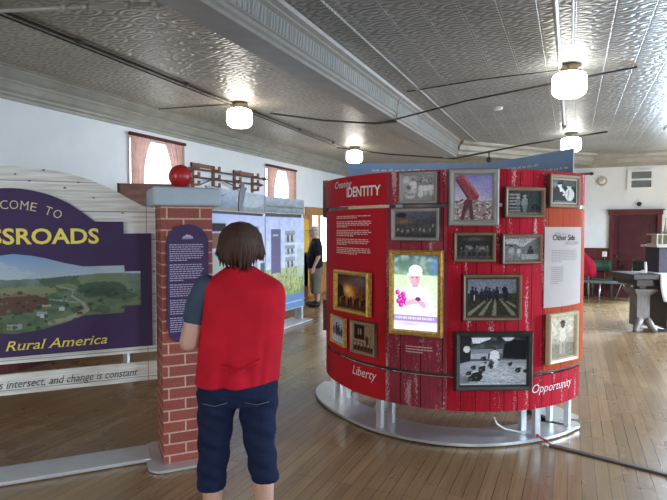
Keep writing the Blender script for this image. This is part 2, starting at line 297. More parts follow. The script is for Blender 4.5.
# ------------------------------------------------------------------ mesh helpers
class MB:
    def __init__(s): s.v = []; s.f = []; s.uv = []; s.sm = []
    def add(s, vs, fs, uvs=None, smooth=False):
        o = len(s.v); s.v += [tuple(map(float, p)) for p in vs]
        for i, f in enumerate(fs):
            s.f.append(tuple(o + k for k in f)); s.sm.append(smooth)
            s.uv.append(uvs[i] if uvs else None)
        return s
    def box(s, x0, x1, y0, y1, z0, z1, mtx=None):
        p = [(x0, y0, z0), (x1, y0, z0), (x1, y1, z0), (x0, y1, z0), (x0, y0, z1), (x1, y0, z1), (x1, y1, z1), (x0, y1, z1)]
        f = [(0, 3, 2, 1), (4, 5, 6, 7), (0, 1, 5, 4), (1, 2, 6, 5), (2, 3, 7, 6), (3, 0, 4, 7)]
        if mtx: p = [mtx @ Vector(q) for q in p]
        uv = []
        for q in f:
            a = [Vector((x0, y0, z0)) * 0 + Vector([(x0, y0, z0), (x1, y0, z0), (x1, y1, z0), (x0, y1, z0), (x0, y0, z1), (x1, y0, z1), (x1, y1, z1), (x0, y1, z1)][k]) for k in q]
            n = (a[1] - a[0]).cross(a[2] - a[1])
            ax = max(range(3), key=lambda i: abs(n[i]))
            uv.append([((t.y, t.z), (t.x, t.z), (t.x, t.y))[ax] for t in a])
        return s.add(p, f, uv)
    def tube(s, pts, r, n=10, cap=True, smooth=True, flat=1.0):
        pts = [Vector(p) for p in pts]; m = len(pts)
        rs = r if isinstance(r, (list, tuple)) else [r] * m
        vs = []; up = None
        for i, p in enumerate(pts):
            d = (pts[min(i + 1, m - 1)] - pts[max(i - 1, 0)]).normalized()
            if up is None or abs(d.dot(up)) > 0.99:
                up = Vector((0, 0, 1)) if abs(d.z) < 0.9 else Vector((1, 0, 0))
            a = d.cross(up).normalized(); b = a.cross(d).normalized(); up = b
            for k in range(n):
                t = 2 * PI * k / n
                vs.append(p + a * math.cos(t) * rs[i] + b * math.sin(t) * rs[i] * flat)
        fs = [(i * n + k, (i + 1) * n + k, (i + 1) * n + (k + 1) % n, i * n + (k + 1) % n) for i in range(m - 1) for k in range(n)]
        if cap: fs += [tuple(range(n)), tuple((m - 1) * n + k for k in reversed(range(n)))]
        return s.add(vs, fs, None, smooth)
    def lathe(s, prof, c=(0, 0, 0), n=32, sx=1, sy=1, smooth=True):
        vs = [(c[0] + r * math.cos(2 * PI * k / n) * sx, c[1] + r * math.sin(2 * PI * k / n) * sy, c[2] + z) for r, z in prof for k in range(n)]
        m = len(prof)
        fs = [(i * n + k, i * n + (k + 1) % n, (i + 1) * n + (k + 1) % n, (i + 1) * n + k) for i in range(m - 1) for k in range(n)]
        fs += [tuple(reversed(range(n))), tuple((m - 1) * n + k for k in range(n))]
        return s.add(vs, fs, None, smooth)
    def ellip(s, c, r, n=20, m=12, rot=None):
        vs = []; fs = []
        R = rot.to_3x3() if rot else Matrix.Identity(3)
        for i in range(m + 1):
            ph = PI * i / m
            for k in range(n):
                t = 2 * PI * k / n
                vs.append(Vector(c) + R @ Vector((r[0] * math.sin(ph) * math.cos(t), r[1] * math.sin(ph) * math.sin(t), -r[2] * math.cos(ph))))
        for i in range(m):
            for k in range(n):
                fs.append((i * n + k, i * n + (k + 1) % n, (i + 1) * n + (k + 1) % n, (i + 1) * n + k))
        return s.add(vs, fs, None, True)
    def prism(s, poly, fn, t0, t1):
        """poly: 2D outline; fn(a, b, t) -> 3D; solid between t0 and t1"""
        n = len(poly)
        vs = [fn(a, b, t0) for a, b in poly] + [fn(a, b, t1) for a, b in poly]
        fs = [tuple(range(n)), tuple(n + k for k in reversed(range(n)))] + [(k, n + k, n + (k + 1) % n, (k + 1) % n) for k in range(n)]
        uv = [[poly[k] for k in range(n)], [poly[k] for k in reversed(range(n))]] + [[poly[k], poly[k], poly[(k + 1) % n], poly[(k + 1) % n]] for k in range(n)]
        return s.add(vs, fs, uv)
    def loft(s, rings, cap=True, smooth=True):
        n = len(rings[0]); m = len(rings)
        vs = [p for r in rings for p in r]
        fs = [(i * n + k, i * n + (k + 1) % n, (i + 1) * n + (k + 1) % n, (i + 1) * n + k) for i in range(m - 1) for k in range(n)]
        if cap: fs += [tuple(reversed(range(n))), tuple((m - 1) * n + k for k in range(n))]
        return s.add(vs, fs, None, smooth)
    def build(s, name, mat, parent=None, origin=None, fix=True):
        me = bpy.data.meshes.new(name)
        o3 = Vector(origin) if origin is not None else Vector((0, 0, 0))
        me.from_pydata([tuple(Vector(v) - o3) for v in s.v], [], s.f)
        uvl = me.uv_layers.new(name='UVMap')
        for p, uv, sm in zip(me.polygons, s.uv, s.sm):
            p.use_smooth = sm
            if uv:
                for li, c in zip(p.loop_indices, uv): uvl.data[li].uv = c
        me.update()
        if fix:
            bm = bmesh.new(); bm.from_mesh(me); bmesh.ops.recalc_face_normals(bm, faces=bm.faces); bm.to_mesh(me); bm.free()
        me.materials.append(mat if not isinstance(mat, str) else M[mat])
        o = bpy.data.objects.new(name, me); C.objects.link(o); o.location = o3
        if parent: o.parent = parent
        return o
def bevel(o, wd=0.004, seg=2):
    b = o.modifiers.new('bevel', 'BEVEL'); b.width = wd; b.segments = seg; b.limit_method = 'ANGLE'
    return o
def tag(o, label, cat, group=None, kind=None):
    o['label'] = label; o['category'] = cat
    if group: o['group'] = group
    if kind: o['kind'] = kind
    return o
def thing(name, label, cat, loc=(0, 0, 0), rz=0.0, group=None):
    o = bpy.data.objects.new(name, None); C.objects.link(o); o.empty_display_size = 0.1
    o.location = loc; o.rotation_euler = (0, 0, rz)
    return tag(o, label, cat, group)
def struct(o): o['kind'] = 'structure'; return o
def dup(root, loc, rz, label):
    r = root.copy(); C.objects.link(r); r.location = loc; r.rotation_euler = (0, 0, rz); r['label'] = label
    for ch in list(root.children):
        c = ch.copy(); C.objects.link(c); c.parent = r
        for g in list(ch.children):
            d = g.copy(); C.objects.link(d); d.parent = c
    return r

_tc = {}
def text2d(body, shear=0.0, bold=0.0, serif=0.0):
    if serif: return text_serif(body, shear, bold, serif)
    cu = bpy.data.curves.new('t', 'FONT'); cu.body = body; cu.size = 1; cu.shear = shear; cu.offset = bold; cu.resolution_u = 3
    o = bpy.data.objects.new('t', cu); C.objects.link(o)
    dg = bpy.context.evaluated_depsgraph_get()
    me = bpy.data.meshes.new_from_object(o.evaluated_get(dg))
    v = np.array([p.co[:2] for p in me.vertices]); f = [tuple(p.vertices) for p in me.polygons]
    bpy.data.objects.remove(o); bpy.data.curves.remove(cu); bpy.data.meshes.remove(me)
    return v, f
def text_serif(body, shear, bold, k):
    v, f = text2d(body, 0.0, bold); v = [list(p) for p in v]; f = list(f)
    cnt = {}
    for q in f:
        for a, b in zip(q, q[1:] + q[:1]): cnt.setdefault((min(a, b), max(a, b)), 0); cnt[(min(a, b), max(a, b))] += 1
    for (a, b), n in cnt.items():
        if n != 1: continue
        (x0, y0), (x1, y1) = v[a], v[b]; L = abs(x1 - x0)
        if abs(y0 - y1) < 0.004 and 0.04 < L < 0.16 and (abs(y0) < 0.03 or y0 > 0.42):
            xa, xb = min(x0, x1) - k, max(x0, x1) + k; t = 0.028; d = t if y0 < 0.2 else -t; o = len(v)
            v += [[xa, y0], [xb, y0], [xb, y0 + d], [xa, y0 + d]]; f.append((o, o + 1, o + 2, o + 3) if d > 0 else (o, o + 3, o + 2, o + 1))
    v = np.array(v); v[:, 0] += v[:, 1] * shear
    return v, f
def lettering(body, fn, a0, a1, b0, cap, mat, parent, shear=0, bold=0.0, label=None, origin=(0, 0, 0), name='lettering', mb=None, serif=0.0):
    """text fitted between a0 and a1 with baseline b0 and capital height cap; fn(a, b) -> 3D"""
    v, f = text2d(body, shear, bold, serif)
    ref, _ = text2d('H', 0, 0)
    hcap = ref[:, 1].max()
    x = (v[:, 0] - v[:, 0].min()) / (v[:, 0].max() - v[:, 0].min())
    pts = [fn(a0 + (a1 - a0) * xx, b0 + yy / hcap * cap) for xx, yy in zip(x, v[:, 1])]
    if mb: mb.add(pts, f); return None
    iv = sorted((min(v[k, 0] for k in q), max(v[k, 0] for k in q), i) for i, q in enumerate(f)); words = []; end = -9
    for lo, hi, i in iv:
        if lo - end > 0.17: words.append([])
        words[-1].append(i); end = max(end, hi)
    out = []
    for wd_f in words:
        used = sorted(set(k for i in wd_f for k in f[i])); ix = {k: n_ for n_, k in enumerate(used)}
        m = MB(); m.add([pts[k] for k in used], [tuple(ix[k] for k in f[i]) for i in wd_f])
        o = m.build(name, mat, parent, origin, fix=False)
        if label: o['label'] = label
        out.append(o)
    return out
def dash_blocks(fn, a0, a1, b_top, b_bot, rows, seed, thick, paras, make):
    step = (b_top - b_bot) / rows; cuts = [-1] + sorted(paras) + [rows]
    for n_, (p, q) in enumerate(zip(cuts[:-1], cuts[1:])):
        if q - p < 2: continue
        mb = MB(); dash_rows(mb, fn, a0, a1, b_top - step * (p + 1), b_top - step * q, q - p - 1, seed + n_, thick); make(mb)
def dash_rows(mb, fn, a0, a1, b_top, b_bot, rows, seed, thick=0.5, paras=()):
    r = random.Random(seed); step = (b_top - b_bot) / rows; sgn = 1 if a1 > a0 else -1
    L = abs(a1 - a0)
    for i in range(rows):
        if i in paras: continue
        b = b_top - step * i; x = 0
        end = L * (r.uniform(0.3, 0.7) if (i + 1) in paras or i == rows - 1 else r.uniform(0.88, 1))
        while x < end:
            wd = min(r.uniform(0.04, 0.12) * L, end - x)
            q = [(a0 + sgn * x, b - step * thick), (a0 + sgn * (x + wd), b - step * thick), (a0 + sgn * (x + wd), b), (a0 + sgn * x, b)]
            mb.add([fn(*p) for p in q], [(0, 1, 2, 3)])
            x += wd + 0.018 * L

class Img:
    """a small printed picture: colour per vertex of a fine grid"""
    def __init__(s, nx, ny, base=(0.5, 0.5, 0.5), seed=1, asp=None):
        s.nx, s.ny = nx, ny; s.u, s.v = np.meshgrid(np.linspace(0, 1, nx), np.linspace(0, 1, ny))
        s.c = np.zeros((ny, nx, 3)) + np.array(base); s.r = np.random.RandomState(seed)
    def put(s, mask, col, k=1.0):
        s.c[mask] = s.c[mask] * (1 - k) + np.array(col) * k; return s
    def rect(s, x0, x1, y0, y1, col, k=1.0): return s.put((s.u >= x0) & (s.u <= x1) & (s.v >= y0) & (s.v <= y1), col, k)
    def ell(s, x, y, rx, ry, col, k=1.0): return s.put(((s.u - x) / rx) ** 2 + ((s.v - y) / ry) ** 2 < 1, col, k)
    def soft(s, x, y, rx, ry, col, k=1.0):
        d = np.exp(-(((s.u - x) / rx) ** 2 + ((s.v - y) / ry) ** 2) * 1.5)[..., None] * k
        s.c = s.c * (1 - d) + np.array(col) * d; return s
    def grad(s, y0, y1, c0, c1):
        t = np.clip((s.v - y0) / (y1 - y0), 0, 1)[..., None]; m = (s.v >= y0) & (s.v <= y1)
        g = np.array(c0) * (1 - t) + np.array(c1) * t; s.c[m] = g[m]; return s
    def noise(s, amp, cell=1):
        n = s.r.rand(s.ny // cell + 3, s.nx // cell + 3)
        fx, fy = np.arange(s.nx) / cell, np.arange(s.ny) / cell; i, j = fx.astype(int), fy.astype(int); a, b = (fx - i)[None, :], (fy - j)[:, None]
        n = n[np.ix_(j, i)] * (1 - a) * (1 - b) + n[np.ix_(j, i + 1)] * a * (1 - b) + n[np.ix_(j + 1, i)] * (1 - a) * b + n[np.ix_(j + 1, i + 1)] * a * b
        s.c = np.clip(s.c * (1 + amp * (n[..., None] - 0.5) * 2), 0, 1); return s
    def line(s, x0, y0, x1, y1, wd, col):
        dx, dy = x1 - x0, y1 - y0; L = dx * dx + dy * dy
        t = np.clip(((s.u - x0) * dx + (s.v - y0) * dy) / L, 0, 1)
        return s.put(np.hypot(s.u - x0 - t * dx, s.v - y0 - t * dy) < wd, col)
    def person(s, x, y, h, body, head=(0.5, 0.45, 0.4), k=0.22):
        a = s.ny / s.nx
        s.ell(x, y + h * 0.28, h * k * 0.62 * a, h * 0.30, tuple(c * 0.8 for c in body)); s.ell(x, y + h * 0.60, h * k * 0.72 * a, h * 0.24, body)
        s.line(x - h * k * 0.6 * a, y + h * 0.74, x - h * k * 0.8 * a, y + h * 0.42, h * 0.035, body); s.line(x + h * k * 0.6 * a, y + h * 0.74, x + h * k * 0.7 * a, y + h * 0.45, h * 0.035, body)
        s.ell(x, y + h * 0.92, h * 0.085 * a, h * 0.095, head); return s
    def poly(s, pts, col, k=1.0):
        m = np.zeros(s.u.shape, bool); n = len(pts)
        for i in range(n):
            (x0, y0), (x1, y1) = pts[i], pts[(i + 1) % n]
            c = ((y0 > s.v) != (y1 > s.v))
            if y1 != y0: m ^= c & (s.u < (x1 - x0) * (s.v - y0) / (y1 - y0) + x0)
        return s.put(m, col, k)
    def build(s, name, fn, mat, parent=None, origin=None):
        """fn(u, v) -> 3D"""
        o3 = Vector(origin) if origin is not None else Vector((0, 0, 0))
        me = bpy.data.meshes.new(name)
        vs = [tuple(Vector(fn(s.u[j, i], s.v[j, i])) - o3) for j in range(s.ny) for i in range(s.nx)]
        fs = [(j * s.nx + i, j * s.nx + i + 1, (j + 1) * s.nx + i + 1, (j + 1) * s.nx + i) for j in range(s.ny - 1) for i in range(s.nx - 1)]
        me.from_pydata(vs, [], fs)
        a = me.color_attributes.new('Col', 'FLOAT_COLOR', 'POINT')
        a.data.foreach_set('color', np.concatenate([s.c.reshape(-1, 3), np.ones((s.nx * s.ny, 1))], 1).ravel())
        me.materials.append(M[mat]); o = bpy.data.objects.new(name, me); C.objects.link(o); o.location = o3
        if parent: o.parent = parent
        return o

# ================================================================== THE ROOM
XL, XR, YB, YF, ZC, ZW = -5.67, 5.5, -4.2, 14.15, 3.3, 3.0
struct(MB().box(XL - 0.2, XR + 0.2, YB - 0.2, YF + 0.2, -0.1, 0).build('floor', 'floor'))
struct(MB().box(-2.25, XR + 0.2, YB - 0.2, YF + 0.2, ZC, ZC + 0.1).build('ceiling', 'tin'))
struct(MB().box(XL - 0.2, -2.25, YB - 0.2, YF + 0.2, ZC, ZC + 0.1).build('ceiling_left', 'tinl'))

def wall_with_holes(name, axis, pos, thick, a0, a1, holes, mat='wall', z0=0.0):
    """axis 'x': wall in plane x=pos running along y; holes = [(a0,a1,z0,z1)]"""
    mb = MB()
    cuts = sorted(set([a0, a1] + [h[0] for h in holes] + [h[1] for h in holes]))
    for p, q in zip(cuts[:-1], cuts[1:]):
        hs = [h for h in holes if h[0] <= p + 1e-6 and h[1] >= q - 1e-6]
        segs = [(z0, ZC)]
        for h in hs:
            new = []
            for s0, s1 in segs:
                if h[2] > s0: new.append((s0, min(h[2], s1)))
                if h[3] < s1: new.append((max(h[3], s0), s1))
            segs = new
        for s0, s1 in segs:
            if axis == 'x': mb.box(min(pos, pos + thick), max(pos, pos + thick), p, q, s0, s1)
            else: mb.box(p, q, min(pos, pos + thick), max(pos, pos + thick), s0, s1)
    return struct(mb.build(name, mat))
WL = [(5.87, 6.93, 1.05, 2.93), (9.56, 10.72, 1.05, 2.88)]
DL = (11.60, 12.95, 0.0, 1.92)
wall_with_holes('wall_left', 'x', XL, -0.18, YB, YF, WL + [DL])
WR = [(0.8, 2.2, 0.9, 2.9), (5.5, 6.9, 0.9, 2.9), (9.7, 11.1, 0.9, 2.9)]
wall_with_holes('wall_right', 'x', XR, 0.18, YB, YF, WR)
WBK = [(-4.25, -2.95, 0.9, 2.9), (2.95, 4.25, 0.9, 2.9)]
wall_with_holes('wall_front', 'y', YB, -0.12, XL, XR, WBK)
DB = (0.88, 1.75, 0.0, 1.90)
wall_with_holes('wall_back', 'y', YF, 0.18, XL, XR, [DB, (2.0, 3.9, 0.9, 2.9)])
mb = MB()
for p in ((2.0, 2.05, 0.9, 2.9), (3.85, 3.9, 0.9, 2.9), (2.0, 3.9, 0.9, 0.96), (2.0, 3.9, 2.85, 2.9)): mb.box(p[0], p[1], YF + 0.05, YF + 0.1, p[2], p[3])
struct(mb.build('window_8', 'sash'))  # unseen window added to go with the floor-glare light
# maroon wainscot below a chair rail, back wall either side of the door
mb = MB()
for a, b in ((XL, 0.80), (1.83, 1.98), (3.94, XR)):
    mb.box(a, b, YF - 0.03, YF, 0.0, 1.10)
    mb.box(a, b, YF - 0.05, YF, 1.10, 1.135)
    x = a + 0.05
    while x < b - 0.05:
        mb.box(x, x + 0.006, YF - 0.034, YF - 0.03, 0.2, 1.10); x += 0.1
struct(mb.build('trim_1', 'wains'))
struct(MB().box(XL, 0.80, YF - 0.06, YF - 0.03, 0, 0.17).box(1.83, XR, YF - 0.06, YF - 0.03, 0, 0.17).build('baseboard_back', 'door'))
mb = MB().box(XL, XL + 0.03, YB, 11.42, 0.0, 1.0).box(XL, XL + 0.05, YB, 11.42, 1.0, 1.035)
struct(mb.build('trim_2', 'wains'))

# cornices: stepped profile, swept along the walls
def sweep_y(mb, prof, y0, y1): mb.prism(prof, lambda a, b, t: (a, t, b), y0, y1)
cor = [(0, 0), (0.03, 0), (0.03, 0.035), (0.055, 0.05), (0.055, 0.075), (0.10, 0.10), (0.135, 0.16), (0.15, 0.165), (0.15, 0.19), (0.20, 0.215), (0.235, 0.255), (0.25, 0.26), (0.25, 0.285), (0.285, 0.29), (0.285, 0.3), (0, 0.3)]
mb = MB(); sweep_y(mb, [(XL + a, ZW + b) for a, b in cor], YB, YF)
struct(mb.build('trim_3', 'cornice'))
mb = MB(); mb.prism([(a, ZW + b) for a, b in cor], lambda a, b, t: (t, YF - a, b), XL + 0.28, XR)
struct(mb.build('trim_4', 'cornice'))
# long dropped beam with moulded and frieze-covered flanks
BY = 10.95
def beam(name, xl, xr):
    mb = MB()
    flank = [(0, 0), (0, 0.03), (0.02, 0.045), (0.02, 0.075), (0.035, 0.085), (0.045, 0.215), (0.075, 0.235), (0.075, 0.25), (0.11, 0.27), (0.12, 0.3)]
    prof = [(xl - a, ZW + b) for a, b in flank[::-1]] + [(xr + a, ZW + b) for a, b in flank]
    sweep_y(mb, prof, YB, BY)
    o = struct(mb.build(name, 'beam'))
    m2 = MB()
    for sgn, e in ((1, xr), (-1, xl)):
        q = [(e + sgn * 0.036, ZW + 0.095), (e + sgn * 0.0455, ZW + 0.205), (e + sgn * 0.050, ZW + 0.205), (e + sgn * 0.0405, ZW + 0.095)]
        sweep_y(m2, q, YB, BY)
        sweep_y(m2, [(e + sgn * 0.39, ZC), (e + sgn * 0.385, ZC - 0.018), (e + sgn * 0.34, ZC - 0.018), (e + sgn * 0.335, ZC)], YB, BY)
    f = m2.build(name + '_frieze', 'frieze'); f.name = 'frieze'; f.parent = o
beam('trim_5', -2.37, -2.12); beam('trim_6', 1.80, 2.05)
# slanting fascia that carries on from the beam end to the back wall
a, b = Vector((-2.12, 10.9, 0)), Vector((0.35, 14.0, 0)); dv = (b - a).normalized(); nv = Vector((dv.y, -dv.x, 0))
mb = MB(); mb.prism([(0, 0.05), (0.05, 0.05), (0.05, 0.11), (0.10, 0.14), (0.12, 0.22), (0.2, 0.25), (0.22, 0.3), (0, 0.3)],
                    lambda p, q, t: tuple(a + dv * t + nv * p + Vector((0, 0, ZW + q))), 0.0, (b - a).length)
struct(mb.build('trim_7', 'cornice'))
# standing ribs of the tin ceiling, running down the hall
mb = MB()
x = -1.66
while x < 1.7:
    mb.box(x - 0.004, x + 0.004, YB, YF - 0.3, ZC - 0.003, ZC); x += 0.28
struct(mb.build('trim_8', 'beam'))

# windows of the left wall with sheer curtains
def window_left(n, h, label_c):
    y0, y1, z0, z1 = h
    mb = MB()
    for p in ((y0, y0 + 0.05, z0, z1), (y1 - 0.05, y1, z0, z1), (y0, y1, z0, z0 + 0.06), (y0, y1, z1 - 0.05, z1), (y0, y1, (z0 + z1) / 2 - 0.03, (z0 + z1) / 2 + 0.03)):
        mb.box(XL - 0.13, XL - 0.08, *p)
    mb.box(XL - 0.06, XL + 0.05, y0 - 0.04, y1 + 0.04, z0 - 0.04, z0)
    o = struct(mb.build('window_%d' % n, 'sash'))
    g = MB().box(XL - 0.11, XL - 0.105, y0 + 0.05, y1 - 0.05, z0 + 0.06, z1 - 0.05).build('pane', 'glass', o)
    t = thing('curtain', label_c[0], 'curtain', (XL + 0.06, (y0 + y1) / 2, z0 - 0.05), 0, 'sheer window curtains')
    zb = z0 - 0.05; zt = z1 + 0.0
    MB().tube([(0, -(y1 - y0) / 2 - 0.06, zt - zb - 0.02), (0, (y1 - y0) / 2 + 0.06, zt - zb - 0.02)], 0.026).build('curtain_rod', 'rodred', t)
    W = y1 - y0
    def drape(ya, yb, gather):
        rows = []; N = 60; NZ = 14
        for j in range(NZ + 1):
            s = j / NZ; z = (zt - zb - 0.01) * (1 - s)
            k = 1 - gather * math.sin(min(1, s * 3.2) * PI / 2)
            r = []
            for i in range(N + 1):
                u = i / N
                y = ya + (yb - ya) * u * k
                r.append((0.012 * math.sin(u * 34) * (0.6 + 0.6 * s) + 0.004 * math.sin(u * 90), y, z))
            rows.append(r)
        m = MB(); n = N + 1
        m.add([p for r in rows for p in r], [(j * n + i, j * n + i + 1, (j + 1) * n + i + 1, (j + 1) * n + i) for j in range(NZ) for i in range(N)], None, True)
        return m
    drape(-W / 2 - 0.04, -W * 0.14, 0.42).build('curtain_panel', 'curtain', t, fix=False)
    drape(W / 2 + 0.04, W * 0.08, 0.40).build('curtain_panel', 'curtain', t, fix=False)
window_left(1, WL[0], ('sheer pink curtains tied apart at the window behind the red ball and brick pillar',))
window_left(2, WL[1], ('sheer pink curtains at the far window above the blue exhibit panels',))
for n, h in enumerate(WR):
    mb = MB()
    y0, y1, z0, z1 = h
    for p in ((y0, y0 + 0.05, z0, z1), (y1 - 0.05, y1, z0, z1), (y0, y1, z0, z0 + 0.06), (y0, y1, z1 - 0.05, z1)): mb.box(XR + 0.08, XR + 0.13, *p)
    struct(mb.build('window_%d' % (n + 3), 'sash'))
for n, h in enumerate(WBK):
    mb = MB(); x0, x1, z0, z1 = h
    for p in ((x0, x0 + 0.05, z0, z1), (x1 - 0.05, x1, z0, z1), (x0, x1, z0, z0 + 0.06), (x0, x1, z1 - 0.05, z1)): mb.box(p[0], p[1], YB - 0.11, YB - 0.07, p[2], p[3])
    struct(mb.build('window_%d' % (n + 6), 'sash'))
# golden oak side entrance at the far end of the left wall
y0, y1, _, z1 = DL
mb = MB().box(XL - 0.05, XL + 0.04, y0 - 0.12, y0 + 0.03, 0, z1).box(XL - 0.05, XL + 0.04, y1 - 0.03, y1 + 0.12, 0, z1).box(XL - 0.05, XL + 0.05, y0 - 0.30, y1 + 0.25, z1 - 0.02, z1 + 0.14).box(XL - 0.05, XL + 0.07, y0 - 0.32, y1 + 0.27, z1 + 0.14, z1 + 0.17)
mb.box(XL - 0.12, XL - 0.06, y0 + 0.03, y1 - 0.03, 0.0, 0.75)
for yy in (y0 + 0.03, (y0 + y1) / 2 - 0.04, y1 - 0.11): mb.box(XL - 0.12, XL - 0.06, yy, yy + 0.08, 0.75, z1 - 0.02)
d2 = struct(mb.build('door_2', 'oak'))
MB().box(XL - 0.10, XL - 0.09, y0 + 0.03, y1 - 0.03, 0.75, z1 - 0.02).build('pane', 'glass', d2)
MB().box(XL, XL + 0.03, y0 - 0.42, y0 - 0.12, 0.25, 1.80).build('side_panel', 'yellow', d2)
MB().box(XL - 0.0, XL + 0.02, y0 - 0.44, y0 - 0.10, 0.0, 1.92).build('side_board', 'oak', d2)
# the maroon door of the back wall
x0, x1, _, z1 = DB
mb = MB().box(x0 - 0.09, x0, YF - 0.05, YF + 0.06, 0, z1).box(x1, x1 + 0.09, YF - 0.05, YF + 0.06, 0, z1).box(x0 - 0.11, x1 + 0.11, YF - 0.06, YF + 0.06, z1, z1 + 0.10).box(x0 - 0.14, x1 + 0.14, YF - 0.09, YF + 0.06, z1 + 0.10, z1 + 0.125)
d1 = struct(mb.build('door_1', 'doorc'))
mb = MB().box(x0, x1, YF + 0.02, YF + 0.06, 0, z1)
for (a, b, c, d) in ((x0 + 0.11, x1 - 0.11, 0.2, 0.85), (x0 + 0.11, x1 - 0.11, 1.0, 1.78)):
    mb.box(a, b, YF + 0.005, YF + 0.02, c, c + 0.03).box(a, b, YF + 0.005, YF + 0.02, d - 0.03, d).box(a, a + 0.03, YF + 0.005, YF + 0.02, c, d).box(b - 0.03, b, YF + 0.005, YF + 0.02, c, d)
MBd = mb.build('door_leaf', 'door', d1)
MB().ellip((x0 + 0.06, YF - 0.02, 0.95), (0.028, 0.03, 0.028)).tube([(x0 + 0.06, YF, 0.95), (x0 + 0.06, YF + 0.03, 0.95)], 0.012).build('door_handle', 'brass', d1)

# ================================================================== EXHIBIT 1: the round red kiosk
KC = np.array([-1.0, 5.03])
def kr(th):                                             # radius of the front wall, th in degrees
    t = max(0.0, min(1.0, (-th - 128) / 40.0)); return 1.115 + 0.060 * t * t * (3 - 2 * t)
def kpos(th, off=0.0):
    r = kr(th) + off; t = math.radians(th); return (KC[0] + r * math.cos(t), KC[1] + r * math.sin(t))
def khit(px, py):
    d = ray(px, py); lo = None
    for i in range(1200):
        s = 3.0 + i * 0.003; p = EY + d * s; v = p[:2] - KC
        th = math.degrees(math.atan2(v[1], v[0]))
        if th > 90: th -= 360
        if np.hypot(*v) <= kr(th): return th, p[2], p
    v = p[:2] - KC
    return None
def kth(px, py=300): return khit(px, py)[0]
TH = [-184.0, -171.0, kth(386, 300), kth(447, 300), kth(545, 300), -12.0]
print('TH', TH)
ARC = math.radians(1) * 1.115
def arc_panel(mb, t0, t1, z0, z1, o0=-0.018, o1=0.0):
    n = max(2, int(abs(t1 - t0) / 2)); vs = []; fs = []; uv = []
    for i in range(n + 1):
        t = t0 + (t1 - t0) * i / n
        for off, z in ((o1, z0), (o1, z1), (o0, z1), (o0, z0)): x, y = kpos(t, off); vs.append((x, y, z))
    for i in range(n):
        ua, ub = (t0 + (t1 - t0) * i / n) * ARC, (t0 + (t1 - t0) * (i + 1) / n) * ARC
        for k in range(4):
            a, b = i * 4 + k, i * 4 + (k + 1) % 4
            fs.append((a, b, b + 4, a + 4))
            za, zb = vs[a][2], vs[b][2]
            uv.append([(ua, za), (ua, zb), (ub, zb), (ub, za)])
    fs += [(0, 1, 2, 3), (n * 4 + 3, n * 4 + 2, n * 4 + 1, n * 4)]; uv += [None, None]
    mb.add(vs, fs, uv); return mb
kio = thing('exhibit_kiosk', 'tall round red exhibit kiosk hung with framed pictures, standing on a steel base', 'display', (KC[0], KC[1], 0))
def kb(mb, name, mat, parent=None, label=None):
    o = mb.build(name, mat, None, (KC[0], KC[1], 0), fix=True)
    if parent is None or parent is kio: o.parent = kio; o.location = (0, 0, 0)
    else: o.parent = parent; o.location = (0, 0, 0)
    if label: o['label'] = label
    return o
Z0, ZG1, ZG2, ZT = 0.27, 0.525, 1.765, 2.02
sec = [('greyw', 'grey worn wood end panel'), ('red', 'plain red panel'), ('weath', 'flaking pinkish barn-wood panel'), ('boards', 'red barn-board panel'), ('boards', 'red board panel at the right end')]
up, midp, low = [], [], []
for i, (m_, lb) in enumerate(sec):
    a, b = TH[i] + 0.06, TH[i + 1] - 0.06
    up.append(kb(arc_panel(MB(), a, b, ZG2 + 0.015, ZT), 'upper_panel', m_, None, lb))
    mm = 'orange' if i == 4 else m_
    midp.append(kb(arc_panel(MB(), a, b - (0 if i < 4 else -0.6), ZG1 + 0.015, ZG2 - 0.015), 'middle_panel', mm, None, 'orange wood-grain panel at the right end' if i == 4 else lb))
    low.append(kb(arc_panel(MB(), a, b - (0 if i < 4 else 4.0), Z0, ZG1 - 0.015), 'lower_panel', m_ if m_ != 'greyw' else 'red', None, lb if m_ != 'greyw' else 'plain red panel'))
for z in (ZG1, ZG2):
    kb(arc_panel(MB(), TH[0], TH[-1], z - 0.012, z + 0.012, -0.05, -0.022), 'rail', 'dsteel')
# strip of the white and coloured picture that shows through the slot under the heading
for pa, pb, mt_ in ((337, 347, 'rack'), (347, 388, 'cream_ink'), (395, 402, 'cap'), (497, 503, 'whitep'), (543, 566, 'whitep')):
    m = MB(); arc_panel(m, kth(pa, 206), kth(pb, 206), ZG2 - 0.012, ZG2 + 0.012, -0.02, -0.012); kb(m, 'slot_strip', mt_)
# back wall of the kiosk with the tall blue header rising above it
back = [np.array(p) for p in ((-2.09, 5.13), (-1.68, 5.30), (-1.23, 5.49), (-0.86, 5.63), (-0.46, 5.36), (0.0, 4.87))]
def bpath(n=40):
    out = []
    P = [back[0]] + back + [back[-1]]
    for k in range(1, len(P) - 2):
        for j in range(n // 5):
            t = j / (n // 5)
            out.append(0.5 * ((2 * P[k]) + (-P[k - 1] + P[k + 1]) * t + (2 * P[k - 1] - 5 * P[k] + 4 * P[k + 1] - P[k + 2]) * t * t + (-P[k - 1] + 3 * P[k] - 3 * P[k + 1] + P[k + 2]) * t ** 3))
    return out + [back[-1]]
BP = bpath()
bl = [0.0]
for i in range(1, len(BP)): bl.append(bl[-1] + np.hypot(*(BP[i] - BP[i - 1])))
def bpos(s, off=0.0):
    i = max(0, min(len(BP) - 2, int(np.searchsorted(bl, s)) - 1)); t = (s - bl[i]) / (bl[i + 1] - bl[i])
    p = BP[i] + (BP[i + 1] - BP[i]) * t
    d = BP[min(i + 2, len(BP) - 1)] - BP[max(i - 1, 0)]; d = d / np.hypot(*d)
    return p + np.array([d[1], -d[0]]) * off             # positive off = towards the viewer
